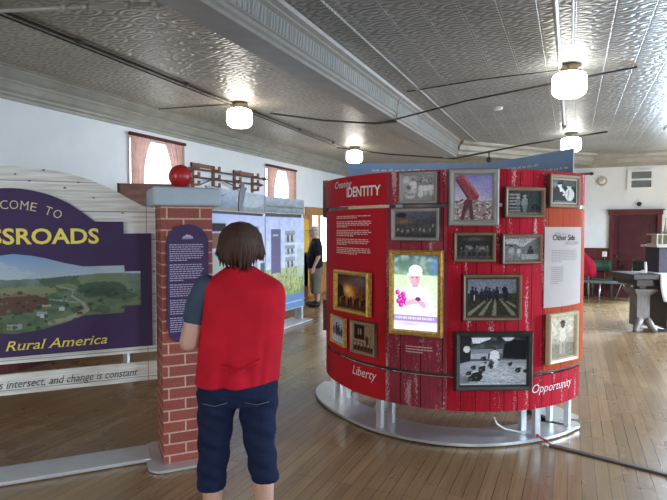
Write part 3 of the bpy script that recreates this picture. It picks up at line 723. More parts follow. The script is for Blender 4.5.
def back_panel(z0, z1, o0, o1, s0=0, s1=None):
    s1 = s1 or bl[-1]; n = 40; m = MB(); vs = []; fs = []
    for i in range(n + 1):
        s = s0 + (s1 - s0) * i / n
        for off, z in ((o1, z0), (o1, z1), (o0, z1), (o0, z0)): p = bpos(s, off); vs.append((p[0], p[1], z))
    for i in range(n):
        for k in range(4): a, b = i * 4 + k, i * 4 + (k + 1) % 4; fs.append((a, b, b + 4, a + 4))
    fs += [(0, 1, 2, 3), (n * 4 + 3, n * 4 + 2, n * 4 + 1, n * 4)]
    return m.add(vs, fs)
kb(back_panel(Z0, 2.0, -0.02, 0.0), 'rear_panel', 'red')
hp = kb(back_panel(2.0, 2.25, -0.012, 0.0), 'header_panel', 'cap', None, 'slate blue header board')
im = Img(90, 14, (0.2, 0.3, 0.45), 4); im.grad(0, 1, (0.23, 0.36, 0.50), (0.28, 0.42, 0.66)).noise(0.06, 4)
im.soft(0.88, 0.0, 0.2, 0.35, (0.03, 0.10, 0.08)).soft(0.45, 0.5, 0.25, 0.5, (0.30, 0.38, 0.50))
hi = im.build('header_print', lambda u, v: (*bpos(bl[-1] * u * 0.998 + 0.001, 0.002), 2.0 + 0.249 * v), 'mural', None, (KC[0], KC[1], 0))
hi.parent = hp; hi.location = (0, 0, 0)
fnb = lambda a_, b_: (*bpos(a_, 0.004), b_)
for i, (s0, s1, zz) in enumerate(((1.50, 2.05, 2.15), (1.66, 2.42, 2.09), (0.25, 1.15, 2.17))):
    mb = MB(); r_ = random.Random(i); s_ = s0
    while s_ < s1:
        wd = r_.uniform(0.025, 0.07)
        for k in range(5):
            q0, q1 = s_ + wd * k / 5, s_ + wd * (k + 0.75) / 5; h0 = r_.uniform(0.010, 0.024)
            mb.add([fnb(q0, zz), fnb(q1, zz), fnb(q1 + 0.004, zz + h0), fnb(q0 + 0.004, zz + h0)], [(0, 1, 2, 3)])
        s_ += wd + 0.02
    kb(mb, 'lettering', 'white_ink', hp, 'faint slanting handwriting')
# steel base plate: a ring that follows the walls
N = 60; vs = []; fs = []
def ring_pt(i):
    t = -20 - 160 * i / N
    o = 0.01 + 0.11 * max(0, min(1, (-t - 118) / 50)) ** 1.5 - 0.03 * math.exp(-((t + 48) / 22) ** 2)
    return kpos(t, o), kpos(t, -0.32 + 0.10 * max(0, min(1, (-t - 120) / 45)))
outer, inner = [], []
for i in range(N + 1): a, b = ring_pt(i); outer.append(a); inner.append(b)
endc = np.array([-0.03, 4.80])
cap_r = [(0.03 + 0.055 * math.cos(t), 4.72 + 0.07 * math.sin(t)) for t in np.linspace(-0.7, 1.6, 8)]
m = MB()
zt = 0.034
poly_out = cap_r[::-1] + outer; poly_in = [(-0.22, 4.66)] * len(cap_r) + inner
n = len(poly_out)
vs = [(x, y, zz) for zz in (0.012, zt) for x, y in poly_out] + [(x, y, zz) for zz in (0.012, zt) for x, y in poly_in]
for i in range(n - 1):
    fs += [(i, i + 1, n + i + 1, n + i), (2 * n + i, 3 * n + i, 3 * n + i + 1, 2 * n + i + 1), (n + i, n + i + 1, 3 * n + i + 1, 3 * n + i), (i, 2 * n + i, 2 * n + i + 1, i + 1)]
fs += [(n - 1, 2 * n - 1, 4 * n - 1, 3 * n - 1), (0, 2 * n, 3 * n, n)]
m.add(vs, fs)
bpl = back_panel(0.012, zt, -0.10, 0.17)
m.add(bpl.v, bpl.f)
kb(m, 'base_plate', 'steel')
for th in (-21, -43, -110, -155, -178):
    for off in (-0.055, -0.20):
        x, y = kpos(th, off); mt = Matrix.Translation((x, y, 0)) @ Matrix.Rotation(math.radians(th), 4, 'Z')
        bevel(kb(MB().box(-0.02, 0.02, -0.026, 0.026, zt, 2.0 if off < -0.1 else Z0 + 0.3, mt), 'post', 'steel'), 0.003)
for s in (0.35, 1.2, 2.2):
    p = bpos(s, 0.06); kb(MB().box(p[0] - 0.025, p[0] + 0.025, p[1] - 0.02, p[1] + 0.02, zt, 2.0), 'post', 'steel')
mb = MB(); pts = [(*kpos(th, -0.04 - 0.05 * math.sin(i)), 0.045 + 0.06 * math.sin(i * 0.35)) for i, th in enumerate(np.linspace(-62, -46, 12))]
# lettering on the curved walls: a = arc metres, b = height
def kf(off): return lambda a_, b_: (*kpos(a_ / ARC, off), b_)
def karc(px, py): h = khit(px, py); return h[0] * ARC, h[1]
def klet(body, pxa, pya, pxb, pyb, cap, mat, parent, **k):
    a0, z0 = karc(pxa, pya); a1, z1 = karc(pxb, pyb)
    zm = (z0 + z1) / 2
    v = lettering(body, kf(0.0025), a0, a1, zm, cap, mat, parent, origin=(KC[0], KC[1], 0), **k)
    for o in v: o.location = (0, 0, 0)
klet('Creating', 335.5, 188.5, 352, 187, 0.055, 'white_ink', up[1], shear=0.4, bold=0.0, label='thin pink script word')
klet('IDENTITY', 347, 197, 381, 195, 0.075, 'white_ink', up[1], bold=0.022, label='bold white capitals')
klet('Liberty', 353, 374, 377, 380, 0.072, 'white_ink', low[1], shear=0.28, serif=0.045, bold=-0.008, label='white italic word')
klet('Opportunity', 532, 391, 571, 386.5, 0.062, 'white_ink', low[4], shear=0.28, serif=0.045, bold=-0.008, label='white italic word')
mb = MB(); a0 = karc(337, 235)[0]; a1 = karc(373, 235)[0]
dash_blocks(kf(0.0025), a0, a1, 1.70, 1.38, 22, 5, 0.5, (2, 7, 12, 17), lambda mb: kb(mb, 'lettering', 'pink_ink', midp[1], 'small lines of white body text'))
mb = MB(); dash_rows(mb, kf(0.0025), karc(406, 346)[0], karc(434, 346)[0], 0.725, 0.665, 3, 9, 0.45); kb(mb, 'lettering', 'pink_ink', midp[2], 'small caption lines')

# the pale text board on the orange panel
def flat_on_kiosk(px0, px1, py0, py1):
    th0, th1 = khit(px0, (py0 + py1) / 2), khit(px1, (py0 + py1) / 2)
    thm, _, pm = khit((px0 + px1) / 2, (py0 + py1) / 2)
    d = (pm - EY) @ FW
    zt_, zb_ = khit((px0 + px1) / 2, py0)[1], khit((px0 + px1) / 2, py1)[1]
    if th1 is None: wd = 0
    else: wd = np.hypot(*(th1[2][:2] - th0[2][:2]))
    return thm, (zt_ + zb_) / 2, wd, zt_ - zb_
def kroot(name, label, cat, thm, z, off=0.0, group=None):
    x, y = kpos(thm, off); nx, ny = math.cos(math.radians(thm)), math.sin(math.radians(thm))
    return thing(name, label, cat, (x, y, z), math.atan2(nx, -ny), group)
ta, tb_ = kth(543.5, 266), kth(579.5, 266); zt_b, zb_b = khit(562, 227)[1], khit(562, 306)[1]
tb = kb(arc_panel(MB(), ta, tb_, zb_b, zt_b, 0.001, 0.008), 'text_board', 'textbg', None, 'pale upright text board on the orange panel')
aw = (tb_ - ta) * ARC; a0 = ta * ARC; hh = zt_b - zb_b
def tlet(body, u0, u1, v, cap, mat, lab, bold=0.0):
    o = lettering(body, kf(0.010), a0 + aw * u0, a0 + aw * u1, zb_b + hh * v, cap, mat, tb, bold=bold, label=lab, origin=(KC[0], KC[1], 0))
    for q in o: q.location = (0, 0, 0)
tlet('On the', 0.22, 0.48, 0.895, 0.024, 'grey_ink', 'small grey words')
tlet('Other Side', 0.16, 0.74, 0.835, 0.040, 'black_ink', 'bold dark words', 0.014)
tlet('of a Lens', 0.46, 0.88, 0.775, 0.034, 'grey_ink', 'grey words')
for (u0, u1, v0, v1, n_, sd_) in ((0.14, 0.84, 0.71, 0.55, 8, 3), (0.14, 0.45, 0.50, 0.28, 9, 8)):
    mb = MB(); dash_rows(mb, kf(0.010), a0 + aw * u0, a0 + aw * u1, zb_b + hh * v0, zb_b + hh * v1, n_, sd_, 0.4); kb(mb, 'lettering', 'grey_ink', tb, 'lines of fine grey print')

# ------------------------------------------------------------------ framed pictures on the kiosk
def bw(nx=56, ny=44, base=0.3, seed=1): return Img(nx, ny, (base * 1.02, base * 0.99, base * 0.97), seed)
def pic_kitchen():
    i = bw(84, 64, 0.40, 11); i.noise(0.3, 6); i.rect(0, 1, 0, 0.22, (0.34,) * 3); i.soft(0.12, 0.8, 0.16, 0.2, (0.66,) * 3); i.rect(0.46, 0.98, 0.62, 0.95, (0.32,) * 3)
    for x, h in ((0.33, .72), (0.60, .5), (0.74, .5), (0.90, .52)): i.person(x, 0.18, h, (0.74,) * 3, (0.26,) * 3, 0.26)
    i.soft(0.2, 0.52, 0.1, 0.12, (0.14,) * 3); i.ell(0.24, 0.2, 0.17, 0.13, (0.58,) * 3); i.ell(0.24, 0.24, 0.15, 0.05, (0.36,) * 3); i.ell(0.58, 0.24, 0.09, 0.13, (0.70,) * 3); i.rect(0.1, 0.44, 0.37, 0.40, (0.62,) * 3)
    for k in range(14): i.ell(0.45 + 0.5 * i.r.rand(), 0.68 + 0.24 * i.r.rand(), 0.02, 0.03, (0.55,) * 3 if k % 2 else (0.18,) * 3)
    return i.noise(0.22, 2)
def pic_dusk():
    i = bw(60, 46, 0.12, 12); i.grad(0.5, 1, (0.10, 0.10, 0.12), (0.16, 0.17, 0.21)); i.soft(0.22, 0.62, 0.24, 0.1, (0.36, 0.21, 0.10)); i.ell(0.16, 0.88, 0.12, 0.1, (0.05, 0.05, 0.06))
    for x, y in ((0.07, .3), (.18, .24), (.33, .27), (.45, .32), (.62, .3), (.72, .26), (.86, .3), (.93, .45)): i.person(x, y - .08, 0.14, (0.40,) * 3, (0.6,) * 3, 0.28)
    i.rect(0, 1, 0, 0.12, (0.09, 0.085, 0.08)); return i.noise(0.3, 2)
def pic_rust():
    i = Img(84, 96, (0.36, 0.33, 0.50), 13); i.grad(0.40, 1, (0.66, 0.58, 0.70), (0.26, 0.26, 0.56)); i.soft(0.9, 0.7, 0.3, 0.3, (0.40, 0.36, 0.64)); i.rect(0, 1, 0, 0.43, (0.36, 0.29, 0.29)); 
    for k in range(120): x, y = i.r.rand(), i.r.rand() * 0.45; i.ell(x, y, 0.015 + 0.03 * i.r.rand(), 0.012 + 0.015 * i.r.rand(), (0.62, 0.56, 0.54) if k % 3 else (0.15, 0.11, 0.12))
    i.line(0.44, 0.47, 0.26, 0.20, 0.06, (0.24, 0.10, 0.12)); i.line(0.28, 0.30, 0.20, 0.02, 0.05, (0.16, 0.08, 0.09)); i.line(0.40, 0.42, 0.46, 0.04, 0.05, (0.15, 0.08, 0.10)); i.ell(0.36, 0.38, 0.12, 0.09, (0.20, 0.08, 0.10))
    i.poly([(0.0, 0.90), (0.05, 0.97), (0.25, 1.0), (0.66, 0.55), (0.60, 0.42), (0.34, 0.46)], (0.38, 0.11, 0.13)); i.poly([(0.0, 0.90), (0.06, 0.90), (0.40, 0.48), (0.34, 0.46)], (0.22, 0.06, 0.08)); i.poly([(0.20, 0.97), (0.25, 1.0), (0.66, 0.55), (0.62, 0.52)], (0.50, 0.20, 0.20))
    for k in range(9): x = 0.10 + 0.05 * k; i.line(x - 0.04, 0.86 - 0.045 * k, x + 0.12, 0.90 - 0.05 * k, 0.008, (0.20, 0.06, 0.08))
    return i.noise(0.18, 2)
def pic_planks():
    i = bw(60, 46, 0.07, 14)
    for k in range(6): i.rect(0.02, 0.36, 0.10 + k * 0.14, 0.17 + k * 0.14, (0.30,) * 3)
    i.soft(0.85, 0.6, 0.25, 0.4, (0.05, 0.09, 0.08)); i.person(0.5, 0.08, 0.75, (0.26, 0.28, 0.28), (0.34,) * 3, 0.17); i.person(0.30, 0.15, 0.62, (0.22,) * 3, (0.36,) * 3, 0.12); i.ell(0.82, 0.3, 0.13, 0.14, (0.04,) * 3)
    i.rect(0, 1, 0, 0.06, (0.22,) * 3); return i.noise(0.3, 2)
def pic_couple():
    i = bw(70, 70, 0.05, 15); i.soft(0.15, 0.8, 0.2, 0.2, (0.30,) * 3); i.rect(0.45, 1, 0.72, 1, (0.12,) * 3)
    i.ell(0.28, 0.40, 0.22, 0.34, (0.06,) * 3); i.ell(0.32, 0.76, 0.085, 0.11, (0.72,) * 3); i.ell(0.30, 0.85, 0.10, 0.06, (0.04,) * 3); i.line(0.36, 0.66, 0.50, 0.46, 0.05, (0.74,) * 3); i.line(0.34, 0.66, 0.36, 0.5, 0.035, (0.80,) * 3)
    i.ell(0.74, 0.36, 0.20, 0.28, (0.70, 0.70, 0.68)); i.ell(0.72, 0.70, 0.09, 0.11, (0.66,) * 3); i.ell(0.74, 0.79, 0.10, 0.06, (0.10,) * 3); i.line(0.62, 0.44, 0.48, 0.34, 0.045, (0.66,) * 3); i.line(0.70, 0.55, 0.66, 0.2, 0.02, (0.30,) * 3); i.rect(0.1, 0.9, 0.0, 0.08, (0.20,) * 3)
    return i.noise(0.25, 2)
def pic_store():
    i = bw(60, 46, 0.05, 16); i.soft(0.35, 0.45, 0.10, 0.12, (0.36,) * 3); i.soft(0.70, 0.42, 0.12, 0.12, (0.40,) * 3); i.soft(0.5, 0.85, 0.3, 0.1, (0.16,) * 3)
    for k in range(6): i.person(0.12 + 0.15 * k, 0.12, 0.36 + 0.08 * (k % 2), (0.09 + 0.05 * (k % 2),) * 3, (0.28,) * 3, 0.2)
    i.rect(0, 1, 0, 0.12, (0.10,) * 3); return i.noise(0.35, 2)
def pic_office():
    i = bw(60, 46, 0.20, 17)
    for k in range(7): i.line(0.45 + 0.08 * k, 1.0, 0.36 + 0.03 * k, 0.62, 0.014, (0.48,) * 3)
    i.rect(0.04, 0.4, 0.72, 0.95, (0.42,) * 3); i.line(0.02, 0.86, 0.4, 0.74, 0.03, (0.5,) * 3); i.line(0.0, 0.7, 0.4, 0.62, 0.02, (0.08,) * 3)
    i.person(0.20, 0.1, 0.58, (0.36,) * 3, (0.05,) * 3, 0.22); i.person(0.42, 0.15, 0.45, (0.48,) * 3, (0.1,) * 3, 0.18); i.person(0.76, 0.05, 0.58, (0.06,) * 3, (0.04,) * 3, 0.24); i.rect(0.5, 1, 0.05, 0.28, (0.38,) * 3); return i.noise(0.3, 2)
def pic_screen():
    i = Img(90, 150, (0.70, 0.90, 0.62), 18); i.grad(0.0, 0.74, (0.86, 0.97, 0.86), (0.66, 0.88, 0.55)); i.grad(0.74, 1, (0.22, 0.36, 0.26), (0.05, 0.09, 0.13))
    for k in range(60): i.soft(i.r.rand(), 0.76 + 0.24 * i.r.rand(), 0.06, 0.03, (0.10, 0.20, 0.16) if k % 2 else (0.36, 0.50, 0.46), 0.7)
    i.soft(0.95, 0.86, 0.10, 0.12, (0.10, 0.22, 0.55)); i.noise(0.15, 5)
    i.poly([(0.10, 0.20), (0.14, 0.44), (0.26, 0.56), (0.40, 0.61), (0.60, 0.61), (0.78, 0.54), (0.90, 0.40), (0.92, 0.20)], (0.94, 0.86, 0.99)); i.soft(0.70, 0.34, 0.2, 0.2, (0.84, 0.70, 0.95), 0.7); i.soft(0.38, 0.40, 0.16, 0.12, (1.0, 0.93, 1.0), 0.8)
    i.rect(0.42, 0.56, 0.58, 0.66, (0.72, 0.38, 0.52)); i.ell(0.48, 0.695, 0.125, 0.085, (0.80, 0.46, 0.58)); i.soft(0.55, 0.69, 0.06, 0.07, (0.66, 0.30, 0.46), 0.7)
    i.ell(0.50, 0.80, 0.155, 0.075, (0.99, 0.95, 1.0)); i.ell(0.49, 0.755, 0.185, 0.024, (0.97, 0.90, 1.0)); i.soft(0.50, 0.772, 0.14, 0.012, (0.78, 0.68, 0.86), 0.8)
    i.ell(0.44, 0.708, 0.022, 0.008, (0.20, 0.06, 0.14)); i.ell(0.53, 0.708, 0.022, 0.008, (0.20, 0.06, 0.14)); i.ell(0.485, 0.685, 0.012, 0.015, (0.88, 0.52, 0.62)); i.ell(0.485, 0.655, 0.045, 0.009, (0.98, 0.80, 0.88)); i.ell(0.485, 0.650, 0.045, 0.004, (0.55, 0.15, 0.30))
    for x, y in ((.08, .50), (.14, .44), (.10, .38), (.20, .38), (.16, .33), (.24, .42), (.28, .36), (.21, .48)): i.ell(x, y, 0.055, 0.034, (0.62, 0.03, 0.44)); i.ell(x + 0.015, y + 0.01, 0.022, 0.014, (0.86, 0.20, 0.70))
    i.line(0.30, 0.36, 0.56, 0.40, 0.035, (0.80, 0.48, 0.62)); i.line(0.70, 0.34, 0.56, 0.40, 0.035, (0.76, 0.44, 0.60)); i.ell(0.56, 0.42, 0.06, 0.028, (0.16, 0.04, 0.16)); i.ell(0.50, 0.38, 0.04, 0.02, (0.86, 0.56, 0.70))
    i.grad(0.0, 0.12, (0.96, 0.98, 1.0), (0.80, 0.74, 0.98)); i.rect(0, 1, 0.12, 0.20, (0.42, 0.30, 0.62))
    for k in range(22): x = 0.04 + 0.9 * k / 22; i.rect(x, x + 0.026, 0.145, 0.178, (0.93, 0.88, 1.0), 0.8)
    i.soft(0.35, 0.08, 0.3, 0.03, (0.55, 0.40, 0.75), 0.6)
    return i
def pic_fire():
    i = Img(80, 64, (0.07, 0.035, 0.028), 19); i.grad(0.5, 1, (0.16, 0.08, 0.05), (0.10, 0.07, 0.07)); i.soft(0.78, 0.86, 0.35, 0.2, (0.24, 0.18, 0.20)); i.soft(0.40, 0.50, 0.30, 0.26, (0.70, 0.30, 0.08)); i.soft(0.36, 0.56, 0.14, 0.14, (1.0, 0.70, 0.25)); i.soft(0.46, 0.42, 0.12, 0.10, (0.95, 0.50, 0.12)); i.soft(0.8, 0.42, 0.09, 0.2, (0.30, 0.10, 0.05))
    i.poly([(0.0, 0.62), (0.10, 0.72), (0.20, 0.60), (0.24, 0.35), (0, 0.3)], (0.06, 0.03, 0.02)); i.rect(0, 1, 0, 0.20, (0.10, 0.05, 0.03))
    for k in range(12): i.person(0.10 + 0.075 * k, 0.08 + 0.05 * (k % 3), 0.22, (0.04, 0.02, 0.02) if k % 3 else (0.36, 0.16, 0.08), (0.40, 0.20, 0.10), 0.2)
    return i.noise(0.25, 2)
def pic_riders():
    i = Img(40, 44, (0.50, 0.52, 0.58), 20); i.rect(0, 1, 0, 0.30, (0.60, 0.60, 0.64)); i.noise(0.15, 4)
    for x, h in ((0.12, .4), (0.35, .55), (0.55, .5), (0.78, .42)): i.person(x, 0.26, h, (0.07, 0.07, 0.09), (0.05,) * 3, 0.2)
    i.ell(0.5, 0.4, 0.3, 0.09, (0.1, 0.1, 0.12)); return i.noise(0.2, 2)
def pic_sepia_room():
    i = Img(48, 52, (0.36, 0.25, 0.15), 21); i.rect(0.06, 0.56, 0.42, 0.95, (0.05, 0.025, 0.02)); i.ell(0.27, 0.70, 0.035, 0.13, (0.36, 0.26, 0.2)); i.ell(0.38, 0.70, 0.035, 0.13, (0.36, 0.26, 0.2)); i.rect(0, 1, 0, 0.34, (0.14, 0.08, 0.05))
    for k in range(6): i.ell(0.1 + 0.16 * k, 0.24 + 0.03 * (k % 2), 0.06, 0.09, (0.38, 0.28, 0.18)); i.ell(0.12 + 0.16 * k, 0.12, 0.05, 0.07, (0.05, 0.03, 0.02))
    i.person(0.68, 0.24, 0.42, (0.10, 0.06, 0.04), (0.3, 0.2, 0.14), 0.2); return i.noise(0.25, 2)
def pic_field():
    i = Img(76, 60, (0.17, 0.17, 0.13), 22); i.grad(0.62, 1, (0.26, 0.29, 0.35), (0.22, 0.25, 0.31)); i.rect(0, 1, 0, 0.60, (0.055, 0.060, 0.040)); i.noise(0.3, 2)
    for x0, x1 in ((0.02, 0.42), (0.28, 0.50), (0.55, 0.57), (0.95, 0.66), (1.25, 0.72)): 
        for k in range(12): i.line(x0 + (x1 - x0) * k / 12, 0.52 * k / 12 * 0.85 + 0.02, x0 + (x1 - x0) * (k + 1) / 12, 0.52 * (k + 1) / 12 * 0.85 + 0.02, 0.045 * (1 - k / 16), (0.26, 0.255, 0.19))
    for k, x in enumerate((0.10, 0.17, 0.29, 0.38, 0.45, 0.53, 0.60, 0.76, 0.80)): i.person(x, 0.40, 0.40 - 0.03 * (k % 3), (0.035 + 0.02 * (k % 2), 0.04, 0.05 + 0.03 * (k % 2)), (0.05, 0.05, 0.06), 0.17)
    i.ell(0.76, 0.72, 0.06, 0.08, (0.02, 0.03, 0.04)); i.rect(0.13, 0.155, 0.42, 0.56, (0.45,) * 3); i.soft(0.98, 0.55, 0.1, 0.1, (0.06, 0.09, 0.05)); return i.noise(0.25, 1)
def pic_pond():
    i = Img(110, 84, (0.45, 0.48, 0.53), 23); i.grad(0.5, 1, (0.14, 0.15, 0.17), (0.05, 0.055, 0.06))
    for k in range(70): i.soft(i.r.rand(), 0.60 + 0.4 * i.r.rand(), 0.05, 0.05, (0.04, 0.045, 0.05) if k % 3 else (0.24, 0.26, 0.28), 0.6)
    i.poly([(0.17, 1), (0.19, 0.87), (0.30, 0.88), (0.36, 0.92), (0.44, 0.95), (0.46, 1)], (0.80, 0.85, 0.93)); i.poly([(0.62, 1), (0.68, 0.92), (0.78, 0.93), (0.82, 1)], (0.72, 0.76, 0.84))
    i.rect(0.16, 0.64, 0.66, 0.75, (0.30, 0.32, 0.35)); i.rect(0.16, 0.42, 0.55, 0.66, (0.50, 0.53, 0.58)); i.rect(0.60, 1, 0.44, 0.52, (0.36, 0.38, 0.42)); i.poly([(0.64, 0.56), (0.66, 0.85), (0.80, 0.96), (1, 0.92), (1, 0.52)], (0.025, 0.028, 0.03)); i.poly([(0, 0.45), (0, 1), (0.16, 1), (0.15, 0.5)], (0.04, 0.045, 0.05)); i.ell(0.10, 0.75, 0.05, 0.07, (0.74, 0.76, 0.78))
    i.soft(0.65, 0.20, 0.45, 0.22, (0.60, 0.64, 0.70), 0.8); i.soft(0.12, 0.10, 0.22, 0.18, (0.12, 0.13, 0.14), 0.8)
    for k in range(60): y = 0.03 + 0.40 * i.r.rand(); x = 0.05 + 0.85 * i.r.rand(); i.line(x, y, x + 0.10, y - 0.01, 0.005, (0.72, 0.76, 0.82) if k % 2 else (0.26, 0.28, 0.31))
    i.person(0.52, 0.36, 0.44, (0.82, 0.84, 0.88), (0.08,) * 3, 0.24); i.person(0.47, 0.33, 0.22, (0.10,) * 3, (0.4,) * 3, 0.26)
    for x, y, rr in ((.35, .55, .04), (.20, .36, .04), (.33, .33, .055), (.25, .17, .09), (.18, .13, .06), (.13, .24, .04), (.75, .43, .035), (.87, .30, .045), (.98, .28, .035), (.45, .40, .03), (.38, .47, .02)):
        i.ell(x, y, rr, rr * 1.1, (0.04,) * 3); i.ell(x + rr * 0.6, y + rr * 0.9, rr * 0.4, rr * 0.5, (0.05,) * 3); i.ell(x - rr * 0.3, y - rr * 0.2, rr * 0.4, rr * 0.35, (0.16,) * 3)
    i.rect(0, 1, 0, 0.025, (0.55, 0.58, 0.62)); return i.noise(0.15, 2)
def pic_farmer():
    i = Img(56, 80, (0.62, 0.56, 0.44), 24); i.rect(0, 1, 0, 0.34, (0.30, 0.26, 0.20)); i.grad(0.34, 0.62, (0.40, 0.35, 0.27), (0.60, 0.54, 0.42)); i.noise(0.25, 4)
    i.rect(0.37, 0.49, 0.08, 0.44, (0.46, 0.42, 0.36)); i.rect(0.51, 0.63, 0.08, 0.44, (0.42, 0.38, 0.32)); i.ell(0.5, 0.56, 0.17, 0.17, (0.70, 0.64, 0.53)); i.line(0.35, 0.66, 0.30, 0.42, 0.04, (0.56, 0.50, 0.41)); i.line(0.65, 0.66, 0.70, 0.44, 0.04, (0.52, 0.46, 0.38))
    i.ell(0.5, 0.80, 0.09, 0.075, (0.16, 0.11, 0.08)); i.ell(0.5, 0.86, 0.15, 0.018, (0.08, 0.06, 0.04)); i.ell(0.5, 0.885, 0.09, 0.04, (0.10, 0.07, 0.05)); return i.noise(0.2, 1)

def framed(label, rect, fw, fm, pic, liner=None, deep=0.035, screen=False, cat='picture', tilt=0, off=0.004, name='framed_picture'):
    thm, zc, wd, hh = flat_on_kiosk(*rect)
    t = kroot(name, label, cat, thm, zc - hh / 2, off, 'framed pictures on the kiosk')
    W, H_ = wd / 2, hh
    m = MB()
    prof = [(0, 0.0), (0, deep * 0.75), (0.25, deep), (0.75, deep * 0.85), (1.0, deep * 0.5), (1.0, 0.0)]
    # four mitred sides
    cs = [(-W, 0), (W, 0), (W, H_), (-W, H_)]; ci = [(-W + fw, fw), (W - fw, fw), (W - fw, H_ - fw), (-W + fw, H_ - fw)]
    for k in range(4):
        A, B, a_, b_ = cs[k], cs[(k + 1) % 4], ci[k], ci[(k + 1) % 4]
        L = math.hypot(B[0] - A[0], B[1] - A[1])
        va = [(A[0] + (a_[0] - A[0]) * s, -d, A[1] + (a_[1] - A[1]) * s) for s, d in prof]
        vb = [(B[0] + (b_[0] - B[0]) * s, -d, B[1] + (b_[1] - B[1]) * s) for s, d in prof]
        n = len(prof)
        m.add(va + vb, [(j, n + j, n + (j + 1) % n, (j + 1) % n) for j in range(n)], [[(0 + k, prof[j][0] * fw), (L + k, prof[j][0] * fw), (L + k, prof[(j + 1) % n][0] * fw), (0 + k, prof[(j + 1) % n][0] * fw)] for j in range(n)])
    m.build('frame', fm, t)
    MB().box(-W + 0.004, W - 0.004, -0.006, 0.0, 0.004, H_ - 0.004).build('backing', liner or 'mat_dark', t)
    lw = 0.012 if liner else 0.0
    if not screen: pic.c = np.clip(pic.c, 0, 1) ** 1.15
    x0_, x1_, z0_, z1_ = -W + fw + lw, W - fw - lw, fw + lw, H_ - fw - lw
    pic.build('screen' if screen else 'picture', lambda u, v: (x0_ + (x1_ - x0_) * u, -deep * 0.45, z0_ + (z1_ - z0_) * v), 'screen' if screen else 'print', t)
    if liner:
        mm = MB()
        for (p, q, r, s) in ((x0_ - lw, x1_ + lw, z0_ - lw, z0_), (x0_ - lw, x1_ + lw, z1_, z1_ + lw), (x0_ - lw, x0_, z0_, z1_), (x1_, x1_ + lw, z0_, z1_)): mm.box(p, q, -deep * 0.6, -deep * 0.3, r, s)
        mm.build('liner', liner, t)
    return t
framed('pale grey framed old photo of women at work, left of the tallest grey frame', (400, 438, 172, 204), 0.026, 'fgrey', pic_kitchen())
framed('pale grey framed dark group photo with orange glow, just above the lit gold-framed screen', (392, 440, 208, 241), 0.030, 'fgrey', pic_dusk(), None, 0.04)
framed('large upright grey framed colour photo of a rusty red machine under violet sky', (448, 498, 169, 226), 0.045, 'fgrey', pic_rust(), None, 0.045)
framed('brown barnwood framed photo of people before stacked planks, right of the large grey frame', (503, 543, 187, 218), 0.030, 'fbrown', pic_planks())
framed('tan wood framed photo of a seated couple, top right corner of the kiosk', (547, 576, 175, 208), 0.028, 'fwood', pic_couple(), 'fbrown')
framed('brown barnwood framed dark photo of people with two bright spots, below the rusty machine', (453, 495, 232, 262), 0.026, 'fbrown', pic_store())
framed('brown barnwood framed photo of an office with slanting beams, left of the pale text board', (500, 540, 234, 264), 0.026, 'fbrown', pic_office())
framed('tall gold frame with a glowing screen showing a woman in a white hat', (390, 443, 250, 335), 0.040, 'fgold', pic_screen(), None, 0.05, True, 'screen', name='framed_screen')
framed('ornate gilt framed dark painting of a fire at night, on the plain red panel', (338, 371, 271, 313), 0.035, 'fgold', pic_fire(), None, 0.05)
framed('small gilt framed pale photo of riders in snow, lower left under the fire painting', (333, 348, 316, 344), 0.020, 'fgold', pic_riders())
framed('small gilt framed sepia photo of a shop interior, right of the riders photo', (353, 377, 321, 354), 0.022, 'fwood', pic_sepia_room())
framed('wide wooden framed photo of field workers between crop rows', (462, 520, 274, 320), 0.024, 'fbrown', pic_field(), 'mat_dark')
framed('large black framed photo of a pond with children and ducks', (454, 530, 331, 389), 0.040, 'fdark', pic_pond(), None, 0.05)
framed('cream framed upright sepia photo of a man in a hat, below the pale text board', (546, 574, 312, 361), 0.035, 'fcream', pic_farmer(), None, 0.04)
# two frames on the worn end panel, seen edge-on at the left side of the kiosk
for (z0_, z1_, th, fm, lb, s_) in ((1.70, 2.06, -178, 'fbrown', 'brown wooden frame seen edge-on high on the left side of the kiosk', 30), (0.60, 0.90, -178, 'fwood', 'tan wooden frame seen edge-on low on the left side of the kiosk', 31)):
    t = kroot('framed_picture', lb, 'picture', th, z0_, 0.004, 'framed pictures on the kiosk'); H_ = z1_ - z0_; W = 0.16
    m = MB()
    for (p, q, r, s) in ((-W, W, 0, 0.03), (-W, W, H_ - 0.03, H_), (-W, -W + 0.03, 0.03, H_ - 0.03), (W - 0.03, W, 0.03, H_ - 0.03)): m.box(p, q, -0.05, 0.0, r, s)
    m.build('frame', fm, t); MB().box(-W + 0.01, W - 0.01, -0.006, 0, 0.01, H_ - 0.01).build('backing', 'mat_dark', t)
    bw(30, 30, 0.2, s_).noise(0.5, 5).build('picture', lambda u, v: (-W + 0.03 + (2 * W - 0.06) * u, -0.02, 0.03 + (H_ - 0.06) * v), 'print', t)

